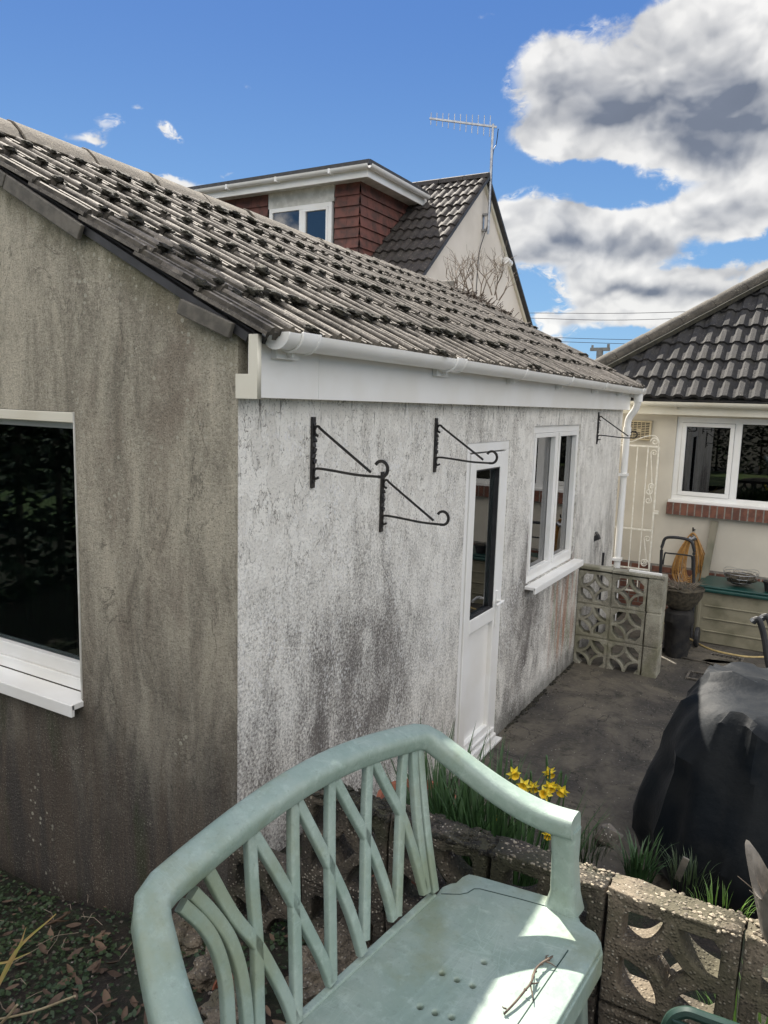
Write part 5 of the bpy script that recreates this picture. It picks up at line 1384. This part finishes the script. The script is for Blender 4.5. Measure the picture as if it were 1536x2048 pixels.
# ---------------------------------------------------------------- planting
def leafy(mb, c, n, L, w, spread, r2, droop=.7, h0=.0):
    for i in range(n):
        a = r2.uniform(0, 2*pi); q = spread*sqrt(r2.random()); b = Vector((c[0]+q*cos(a), c[1]+q*sin(a), c[2]))
        a2 = a+r2.uniform(-.7,.7); mb.blade(b, (cos(a2), sin(a2), r2.uniform(.03,.30)), L*r2.uniform(.6,1.15), w*r2.uniform(.7,1.2), droop*r2.uniform(.3,1.5), 6)
def daffodils():
    z0 = .44; r2 = random.Random(2); E_ = empty('daffodil_clump', (.86, .42, z0), 'clump of yellow daffodils with strap leaves between bench arm and patio', 'daffodils')
    mb = MB()
    for (x, y, n) in ((.72,.34,46),(.80,.28,50),(.90,.24,50),(1.0,.22,46),(.62,.42,32),(1.08,.18,40),(.86,.38,40)): leafy(mb, (x,y,z0), int(n*1.7), .60, .017, .08, r2, .30)
    o = mb.build('leaves', 'leaf_green', E_, smooth=True, sharp=180); o['kind'] = 'stuff'
    fl = [(1027,1546,.34),(1098,1543,.40),(1100,1571,.36),(1125,1580,.38),(1048,1570,.36),(1065,1572,.40),(1091,1587,.34),(1096,1668,.26),(984,1634,.40),(1112,1572,.40)]
    for i, (px, py, y) in enumerate(fl):
        c = on(px, py, 'y', y); 
        if px == 984: pass
        face = Vector((r2.uniform(-.2,.9), r2.uniform(-1.,-.3), r2.uniform(-.45,.15))).normalized()
        X = face.cross(Vector((0,0,1))).normalized(); Y = X.cross(face)
        mb = MB(); s = .026 if i < 7 else .021
        b = Vector((c.x-.02+r2.uniform(-.02,.02), c.y+.04, z0)); mb.tube(smooth_path([b, b*.5+c*.5+Vector((0,.02,.05)), c-face*.03+Vector((0,0,.022)), c-face*.008], 5), .0028, 6)
        f = mb.build('flower', 'leaf_green', E_)
        mb = MB()
        for k in range(6):
            a = k*pi/3+r2.uniform(-.12,.12); d = X*cos(a)+Y*sin(a); sd = face.cross(d); bend = face*r2.uniform(-.12,.2)*s
            p = [c, c+d*s*.5+sd*s*.30+face*.002, c+d*s*1.12+bend, c+d*s*.5-sd*s*.30+face*.002]
            q = c+d*s*.55-face*.002
            vs = [mb.bm.verts.new(v) for v in p]; qq = mb.bm.verts.new(q)
            for a_, b_ in ((0,1),(1,2),(2,3),(3,0)): mb.bm.faces.new((vs[a_], vs[b_], qq))
        mb.build('petals', 'petal', f)
        mb = MB(); rings = []
        for (rr, d) in ((.30,0),(.34,.35),(.40,.62),(.55,.80),(.42,.70),(.2,.15)):
            rings.append([mb.bm.verts.new(c+face*s*d+(X*cos(2*pi*k/12)+Y*sin(2*pi*k/12))*s*rr*(1+(.08 if rr > .5 and k % 2 else 0))) for k in range(12)])
        for a_ in range(5):
            for k in range(12): mb.bm.faces.new((rings[a_][k], rings[a_][(k+1) % 12], rings[a_+1][(k+1) % 12], rings[a_+1][k]))
        mb.build('trumpet', 'trumpet', f)
    def clump(name, c, n, L, w, sp, mat, lab, cat='plant', droop=.7):
        mb = MB(); leafy(mb, c, n, L, w, sp, r2, droop); tag(mb.build(name, mat, None, smooth=True, sharp=180), lab, cat)
    c = on(1275,1760,'z',.50); clump('leaf_clump', (c.x, c.y+.02, .46), 70, .22, .011, .05, 'leaf_green', 'dark green arching strap-leaved clump behind the sunlit end of the block wall')
    clump('leaf_clump', (.58, .50, .44), 44, .40, .024, .06, 'leaf_green', 'tall broad-leaved clump beside the terracotta pot at the wall foot', droop=.3)
    for (px, py, z, n, L, m, lab) in ((1440,1800,.55,60,.12,'leaf_bright','tuft of sunlit grass behind the block wall below the horned planter'),(1375,1760,.5,70,.12,'leaf_dark','low dark grass tuft beside the foot of the barbecue cover'),(1170,1705,.5,70,.13,'leaf_dark','dark grass tuft just right of the bench arm post')):
        c = on(px, py, 'z', z); clump('grass_tuft', (c.x, max(c.y, -.05)+.03, .46), n, L, .005, .09, m, lab, 'grass')
    c = Vector((1.80, .16, .47)); clump('grass_tuft', c, 110, .20, .007, .12, 'leaf_bright', 'bright sunlit grass showing through the upper right hole of the wall block', 'grass')
    # soil in the bed is the ground sheet; a pale stone leans there
    c = on(1210,1690,'z',.50); mb = MB(); mb.rock(c+Vector((0,.04,.02)), (.06,.05,.05), 2, .3, 4, Matrix.Rotation(.4,3,'Z')); tag(mb.build('bed_stone', 'rubble', None, .003), 'angular mossy stone at the patio edge beside the barbecue cover', 'stone')
    c = on(1362,1745,'z',.50); mb = MB(); mb.box(c+Vector((-.012,-.005,-.04)), c+Vector((.014,.006,.07)), Matrix.Rotation(.25,3,'Y')); tag(mb.build('slate_chip', 'slate', None, .003), 'small upright grey chip at the foot of the barbecue cover', 'stone')
daffodils()
def pot(name, c, r_, h, lab, tilt=None):
    E_ = empty(name, c, lab, 'flowerpot')
    mb = MB(); mb.lathe((0,0,0), [(r_*.68,0),(r_*.93,h*.78),(r_*1.02,h*.79),(r_*1.04,h),(r_*.93,h),(r_*.88,h*.85),(.0001,h*.84)], 28)
    if tilt: 
        for v in mb.bm.verts: v.co = tilt @ v.co
    for v in mb.bm.verts: v.co += Vector(c)
    mb.build('pot', 'terracotta', E_, smooth=True, sharp=40)
    mb = MB(); mb.rock((0,0,h*.87), (r_*.8,r_*.8,h*.06), 2, .3, 3)
    if tilt:
        for v in mb.bm.verts: v.co = tilt @ v.co
    for v in mb.bm.verts: v.co += Vector(c)
    mb.build('compost', 'dead_moss', E_)
pot('terracotta_pot', (.44,.66,.42), .17, .22, 'wide terracotta pot with its rim against the foot of the long wall')
pot('terracotta_pot', (.98,.02,.50), .11, .20, 'terracotta pot glimpsed behind the wall block beside the bench post')
pot('terracotta_pot', (.70,.0,.50), .10, .20, 'terracotta pot behind the shaded block, seen through the bench lattice')
c_ = on(488,1935,'z',.60)
pot('terracotta_pot', (c_.x,c_.y,.52), .055, .09, 'small tipped red pot on the soil behind the bench back', Matrix.Rotation(1.1, 3, 'X'))

def planter():
    c = Vector((1.865, -.135, WT+.004)); E_ = empty('horned_planter', tuple(c), 'grey stone planter with pointed horn-like corners standing on the block wall', 'planter')
    mb = MB(); N = 64; rows = []
    R_ = .105
    for j, t in enumerate([0,.1,.3,.5,.7,.85,1.0]):
        row = []
        for i in range(N):
            a = 2*pi*i/N+.35; sp = max(0, cos(2*(a)))**3    # two opposite horns... four-fold softened
            horn = (max(0, cos(a-pi*1.02))**14+max(0, cos(a))**14+max(0, cos(a-pi/2))**14+max(0, cos(a+pi/2))**14)
            r_ = R_*(.70+.22*t)+.035*horn*t**2; z = .10*t+.095*horn*t**2.5
            row.append(mb.bm.verts.new(c+Vector((r_*cos(a-.35), r_*sin(a-.35), z))))
        rows.append(row)
    for j, t in enumerate([.97,.75,.5]):
        row = []
        for i in range(N):
            a = 2*pi*i/N+.35; horn = (max(0, cos(a-pi*1.02))**14+max(0, cos(a))**14+max(0, cos(a-pi/2))**14+max(0, cos(a+pi/2))**14)
            r_ = R_*(.70+.22*t)+.035*horn*t**2-.014; z = .10*t+.095*horn*t**2.5-.003
            row.append(mb.bm.verts.new(c+Vector((r_*cos(a-.35), r_*sin(a-.35), z))))
        rows.append(row)
    for a in range(len(rows)-1):
        for i in range(N): mb.bm.faces.new((rows[a][i], rows[a][(i+1) % N], rows[a+1][(i+1) % N], rows[a+1][i]))
    mb.bm.faces.new(rows[0][::-1]); mb.bm.faces.new(rows[-1]); mb.build('bowl', 'stone_planter', E_, smooth=True, sharp=60)
    mb = MB(); r2 = random.Random(8)
    for i in range(40):
        a = r2.uniform(0,2*pi); p = c+Vector((.06*cos(a)*r2.random(), .06*sin(a)*r2.random(), .055)); d = Vector((cos(a)*.7, sin(a)*.7, r2.uniform(.6,1.4))).normalized(); L = r2.uniform(.06,.12)
        mb.tube([p, p+d*L*.6, p+d*L+Vector((r2.uniform(-.02,.02),r2.uniform(-.02,.02),0))], .0018, 4, scales=[1,.8,.4])
    mb.build('dead_stems', 'pale_twig', E_)
planter()
def green_chair():
    c = on(1420,2040,'y',-.42); E_ = empty('plastic_chair', (c.x+.02, -.62, .6), 'dark green plastic child-size chair with rounded back below the block wall', 'chair')
    x0, x1 = c.x-.085, c.x+.16; zt = c.z
    mb = MB(); pts = smooth_path([(x0-.005,-.44,zt-.20),(x0,-.43,zt-.05),(x0+.03,-.42,zt-.008),(x0+.08,-.42,zt),(x1-.06,-.42,zt),(x1-.01,-.425,zt-.03),(x1,-.43,zt-.20)], 6)
    mb.tube(pts, .013, 8); mb.build('back_frame', 'dark_green_plastic', E_, smooth=True)
    mb = MB(); mb.box((x0+.01,-.44,zt-.19),(x1-.01,-.43,zt-.02)); mb.build('backrest', 'dark_green_plastic', E_, .003)
    mb = MB(); mb.box((x0,-.68,zt-.24),(x1,-.43,zt-.215)); mb.build('seat', 'dark_green_plastic', E_, .006)
    for x in (x0+.012, x1-.012):
        for y in (-.665, -.445):
            mb = MB(); mb.bar((x,y,zt-.24),(x,y,G(x,y)-.02), .022, .022, (0,1,0)); mb.build('leg', 'dark_green_plastic', E_)
green_chair()

def litter():
    r2 = random.Random(31); mb = MB()
    # ivy-like ground cover of tiny leaves
    for i in range(15000):
        x = r2.uniform(-2.6, .75); y = -.02-abs(r2.gauss(0, .9))
        if y < -2.0: continue
        if nvec((x, y, 5), 2.1) < -.12 and r2.random() < .8: continue
        s = r2.uniform(.005,.013); p = Vector((x, y, G(x, y)+r2.uniform(.0,.028))); a = r2.uniform(0, 2*pi)
        X = Vector((cos(a), sin(a), r2.uniform(-.4,.5)))*s; Y = Vector((-sin(a), cos(a), r2.uniform(-.4,.5)))*s*.8
        vs = [mb.bm.verts.new(p-X), mb.bm.verts.new(p+Y*.9-X*.1), mb.bm.verts.new(p+X), mb.bm.verts.new(p-Y*.9-X*.1)]; mb.bm.faces.new(vs)
    tag(mb.build('ground_cover', 'leaf_dark'), 'low dark creeping leaves over the soil below the stained gable', 'ground cover', kind='stuff')
    mb = MB()
    def leaf(m, p, s, r2):
        a = r2.uniform(0, 2*pi); tilt = Matrix.Rotation(r2.uniform(-.7,.7), 3, 'X') @ Matrix.Rotation(r2.uniform(-.6,.6), 3, 'Y'); rz = Matrix.Rotation(a, 3, 'Z'); cv = r2.uniform(.1,.6)
        n = 5; prev = None
        for i in range(n+1):
            t = i/n; w = s*.42*sin(pi*min(.98, t*.9+.07)); y = (t-.5)*2*s; z = cv*s*(t-.5)**2*2
            row = [m.bm.verts.new(p+rz @ tilt @ Vector(q)) for q in ((-w, y, z+w*cv), (0, y, z), (w, y, z+w*cv))]
            if prev:
                m.bm.faces.new((prev[0],prev[1],row[1],row[0])); m.bm.faces.new((prev[1],prev[2],row[2],row[1]))
            prev = row
    for i in range(620):
        x = r2.uniform(-2.4, 1.0); y = -.04-abs(r2.gauss(0,.55)) if i < 300 else r2.uniform(-1.2,-.3)
        if y < -1.9: continue
        leaf(mb, Vector((x, y, G(x, y)+.018)), r2.choice((.008,.012,.016,.022,.03)), r2)
    tag(mb.build('leaf_litter', 'dry_leaf', None, smooth=True, sharp=180), 'scattered brown dead leaves over the shaded garden soil', 'leaf litter', kind='stuff')
    labs = ['large curled brown leaf lying highest against the stained gable', 'big pale brown dead leaf folded over below the gable', 'long tan dead leaf pointing down-slope in the ground cover', 'reddish dead leaf near the left end of the bench']
    for (px, py, s, lab) in ((160,1790,.045,labs[0]),(115,1850,.055,labs[1]),(190,1940,.035,labs[2]),(260,1745,.03,labs[3])):
        q = on(px, py, 'z', .25)
        for _ in range(6): q = on(px, py, 'z', G(q.x, q.y)+.02)
        m = MB(); leaf(m, q+Vector((0,0,.012)), s, r2); leaf(m, q+Vector((.01,0,.016)), s*.7, r2); o = m.build('dead_leaf', 'dry_leaf', None, smooth=True, sharp=180); tag(o, lab, 'leaf', 'large dead leaves'); o.modifiers.new('s','SOLIDIFY').thickness = .0008
    # loose twigs and white grit
    mb = MB()
    for i in range(130):
        x = r2.uniform(-2.3,.9); y = -.05-abs(r2.gauss(0,.7)); a = r2.uniform(0,2*pi); L = r2.uniform(.03,.16); p = Vector((x,y,G(x,y)+.018))
        mb.tube([p, p+Vector((cos(a)*L*.5, sin(a)*L*.5, r2.uniform(0,.02))), p+Vector((cos(a+.2)*L, sin(a+.2)*L, r2.uniform(-.005,.02)))], .0013, 4)
    tag(mb.build('twig_litter', 'pale_twig'), 'thin dry twigs scattered over the soil at the left', 'twigs', kind='stuff')
    mb = MB()
    for i in range(500):
        x = r2.uniform(-2.3,1.0); y = -.03-abs(r2.gauss(0,.6)); s = r2.uniform(.002,.007); mb.rock((x,y,G(x,y)+.010),(s*1.2,s,s*.7),1,.3,i)
    tag(mb.build('gravel', 'rubble'), 'pale gravel crumbs scattered in the shaded soil', 'gravel', kind='stuff')
    # rubble between bench and house
    labs = ['rough grey concrete lump behind the middle of the bench lattice','flat grey concrete lump just under the bench back rail','mossy round stone low behind the left lattice bars','squat aggregate lump behind the right lattice bars','pale broken concrete chunk below the left end of the seat','dark stone tucked against the corner of the house','small grey stone at the foot of the gable by the corner']
    for (px, py, z, s, lab) in ((690,1880,.66,(.11,.08,.06),0),(640,1935,.66,(.10,.09,.045),1),(430,1925,.60,(.075,.07,.05),2),(770,1800,.66,(.10,.07,.06),3),(455,2025,.60,(.09,.06,.035),4),(505,1700,.56,(.09,.09,.06),5),(470,1745,.5,(.06,.05,.04),6)):
        q = on(px, py, 'z', z); q.y = min(q.y, -.28); gz = G(q.x, q.y); m = MB(); m.rock((q.x,q.y,gz+s[2]*.6), s, 4, .30, px, Matrix.Rotation(px*.1,3,'Z'))
        for v in m.bm.verts: v.co += Vector((1,1,1))*.008*nvec(v.co, 28)
        tag(m.build('rubble_stone', 'aggregate_block', None), labs[lab], 'stone', 'rubble behind the bench')
    # strap leaves poking into the lower left
    m = MB(); 
    for (a, b, c, w) in (((-20,2010),(30,1905),(112,1828),.008),((-20,2000),(35,1900),(52,1855),.007),((-30,1925),(10,1925),(60,1905),.005)):
        pa, pb, pc = [on(p[0], p[1], 'y', -.95) for p in (a, b, c)]
        P = smooth_path([pa, pb, pc], 6); n = len(P); m.sweep(P, [(-w,0),(0,-w*.5),(w,0),(0,-w*.2)], up=(0,-1,.2), scales=[1-.85*(i/(n-1)) for i in range(n)])
    pb = on(-20,2010,'y',-.95); m.sweep([(pb.x,pb.y,G(pb.x,pb.y)-.02), pb], [(-.008,0),(0,-.004),(.008,0),(0,-.0016)], up=(0,-1,.2)); tag(m.build('strap_plant', 'leaf_yellow', None), 'yellow-green strap leaves with reddish tips at the left edge', 'plant')
    m = MB()
    pl = [on(px, py, 'y', -.9) for px, py in ((-10,2040),(70,2022),(150,1992))]; m.tube(smooth_path(pl, 5), .0035, 5); pl = [on(px, py, 'y', -.9) for px, py in ((-10,2060),(20,2028),(34,2010))]; m.tube(smooth_path(pl, 5), .004, 5)
    tag(m.build('dry_stalk', 'dry_grass'), 'pale dry grass stalk leaning in from the lower left', 'stalk')
litter()
def roof_plant():
    c = on(965,618,'y',5.75); r2 = random.Random(6); E_ = empty('bare_climber', (-1.75, 5.8, 3.35), 'tangled leafless climber growing over the far end of the mossy roof', 'climber')
    mb = MB()
    def grow(p, d, L, r_, depth):
        q = p+d*L*.5+Vector((r2.uniform(-1,1), r2.uniform(-1,1), r2.uniform(-1,1)))*L*.12; e = q+(d+Vector((r2.uniform(-1,1), r2.uniform(-1,1), r2.uniform(-.6,1)))*.35)*L*.5
        mb.tube([p,q,e], r_, 4, scales=[1,.85,.6])
        if depth > 0:
            for k in range(r2.choice((2,3))): grow(e if k else q, (d+Vector((r2.uniform(-1,1), r2.uniform(-1,1), r2.uniform(-.5,.8)))*.8).normalized(), L*r2.uniform(.6,.9), r_*.6, depth-1)
    for i in range(13):
        b = Vector((-1.65+r2.uniform(-.22,.30), 5.80+r2.uniform(-.25,.25), 3.50)); grow(b, Vector((r2.uniform(-.7,.9), r2.uniform(-.4,.4), 1)).normalized(), .20, .009, 3)
    mb.build('stems', 'pale_twig', E_)
    mb = MB()
    for i in range(200):
        p = Vector((-1.58+r2.gauss(0,.18), 5.72+r2.gauss(0,.2), 0)); p.z = 3.50-.49*(p.x+1.75)+.02; a = r2.uniform(0,2*pi); mb.tube([p, p+Vector((cos(a)*.1,sin(a)*.1,r2.uniform(0,.10)))], .004, 3)
    mb.build('tangle', 'twig', E_)
roof_plant()

# ---------------------------------------------------------------- far things
def far_things():
    Y = 38.; b = on(1196,760,'y',Y); t = on(1200,700,'y',Y)
    E_ = empty('utility_pole', (t.x, Y, 0), 'distant grey utility pole with a short crossarm between the two roofs', 'pole')
    mb = MB(); mb.tube([(t.x,Y,-.5),(t.x,Y,t.z)], .17, 10); mb.build('post', 'pole_wood', E_)
    mb = MB(); mb.box((t.x-.5,Y-.08,t.z-.05),(t.x+.5,Y+.08,t.z+.12)); mb.tube([(t.x-.4,Y,t.z+.1),(t.x-.4,Y,t.z+.25)], .06); mb.tube([(t.x+.42,Y,t.z+.1),(t.x+.42,Y,t.z+.3)], .07); mb.build('crossarm', 'pole_wood', E_)
    for i, (a, m, c, lab) in enumerate((((1050,626),(1280,626),(1560,616),'highest overhead wire crossing in front of the low clouds'),((1050,636),(1250,640),(1560,628),'second overhead wire, close under the highest one'),((1080,674),(1200,678),(1330,680),'third overhead wire, running low toward the dark hipped roof'),((1080,682),(1200,686),(1330,690),'lowest overhead wire above the utility pole'))):
        mb = MB(); pts = [on(*a,'y',34.), on(*m,'y',35.), on(*c,'y',36.)]; mb.tube(smooth_path(pts, 8), .012, 4); tag(mb.build('overhead_wire', 'wire'), lab, 'wire', 'overhead wires')
far_things()
def back_garden():
    """the garden behind the photographer: it stands there to be mirrored in the panes"""
    r2 = random.Random(77)
    def leaves(mb, n, f, s):
        for i in range(n):
            p = f(); a = r2.uniform(0,2*pi); X = Vector((cos(a), sin(a), r2.uniform(-.6,.6)))*s*r2.uniform(.6,1.3); Y = Vector((-sin(a), cos(a), r2.uniform(-1,1)))*s*.6
            mb.bm.faces.new([mb.bm.verts.new(q) for q in (p-X, p+Y, p+X, p-Y)])
    for (x0, x1, y, h, lab) in ((-13,-4.6,-6.4,2.5,'dense clipped hedge along the left of the back garden'),(-4.2,9,-9.2,2.8,'long dark hedge closing the back garden')):
        E_ = empty('hedge', ((x0+x1)/2, y, .55), lab, 'hedge')
        mb = MB(); leaves(mb, int((x1-x0)*900), lambda: Vector((r2.uniform(x0,x1), y+r2.uniform(-.5,.5), r2.uniform(.5,h)+.12*sin(r2.random()*6))), .07); mb.build('foliage', 'hedge_leaf', E_)
        mb = MB(); x = x0+.3
        while x < x1: mb.tube([(x,y,.4),(x+r2.uniform(-.1,.1),y,h*.7)], .04, 5, scales=[1,.5]); x += .6
        mb.build('stems', 'bark', E_)
    E_ = empty('hedge', (-5.2, -3.4, .3), 'tall dark hedge facing the gable window from the garden boundary', 'hedge')
    mb = MB(); leaves(mb, 9000, lambda: Vector((-5.2+r2.uniform(-.45,.45), r2.uniform(-6.4,-.2), r2.uniform(.1,3.6))), .08); mb.build('foliage', 'hedge_leaf', E_)
    mb = MB()
    for k in range(12): mb.tube([(-5.2,-.4-.5*k,.1),(-5.2+r2.uniform(-.1,.1),-.4-.5*k,2.6)], .05, 5, scales=[1,.5])
    mb.build('stems', 'bark', E_)
    for (x, y, h, lab) in ((-3.2,-7.6,6.,'broad evergreen tree at the left of the back garden'),(2.2,-7.2,5.5,'tree with a pale straight trunk in the back garden')):
        E_ = empty('tree', (x,y,.5), lab, 'tree')
        mb = MB(); mb.tube([(x,y,.3),(x+.05,y,h*.35),(x,y+.1,h*.7)], .16, 10, scales=[1.2,.9,.4])
        for k in range(9):
            a = k*.7; z = h*(.3+.05*k); mb.tube([(x,y,z),(x+cos(a)*.8,y+sin(a)*.8,z+.5),(x+cos(a)*1.4,y+sin(a)*1.4,z+.8)], .05, 5, scales=[1,.6,.3])
        mb.build('trunk', 'bark', E_)
        cl = [(r2.gauss(0,.75), r2.gauss(0,.75), h*.68+r2.gauss(0,.7), r2.uniform(.35,.75)) for _ in range(26)]
        def f():
            c = r2.choice(cl); v = Vector((r2.gauss(0,1), r2.gauss(0,1), r2.gauss(0,1))).normalized()*c[3]*r2.random()**.4; return Vector((x+c[0], y+c[1], c[2]))+v
        mb = MB(); leaves(mb, 7000, f, .075); mb.build('crown', 'hedge_leaf', E_)
    E_ = empty('tree', (-6.8,.8,0), 'unseen evergreen tree added left of the house, its bough shading the bench', 'tree'); x, y = -6.8, .8  # added tree, shaped only to shade the near end of the bench
    mb = MB(); mb.tube([(x,y,-.05),(x-.1,y,4.),(x,y+.1,8.2),(x+.1,y,10.5)], .2, 10, scales=[1.2,.9,.6,.2]); mb.tube([(x,y,5.6),(x+1.4,y+.9,6.5),(-3.6,3.0,7.3)], .07, 6, scales=[1,.7,.4]); mb.build('trunk', 'bark', E_)
    cl = [(-6.8+r2.gauss(0,.8), .6+r2.gauss(0,.7), 8.6+r2.gauss(0,1.2), .8) for _ in range(22)]
    def f2():
        c = r2.choice(cl); v = Vector((r2.gauss(0,1), r2.gauss(0,1), r2.gauss(0,1))).normalized()*c[3]*r2.random()**.4; return Vector(c[:3])+v
    mb = MB(); leaves(mb, 5000, f2, .09)
    leaves(mb, 2600, lambda: Vector((-3.50,3.10,7.36))+Vector((r2.gauss(0,1), r2.gauss(0,1), r2.gauss(0,1))).normalized()*.36*r2.random()**.33, .055); mb.build('crown', 'hedge_leaf', E_)  # compact bough put in the sun's path above the bench end
    E_ = empty('flowering_shrub', (3.6,-6.,.55), 'round pink flowering shrub on the back lawn', 'shrub')
    mb = MB(); leaves(mb, 1500, lambda: Vector((3.6,-6.,.95))+Vector((r2.gauss(0,.3),r2.gauss(0,.3),r2.gauss(0,.2))), .04); mb.build('foliage', 'hedge_leaf', E_)
    mb = MB(); leaves(mb, 900, lambda: Vector((3.6,-6.,1.05))+Vector((r2.gauss(0,.3),r2.gauss(0,.3),r2.gauss(0,.18))), .03); mb.build('blossom', 'pink_flower', E_)
back_garden()
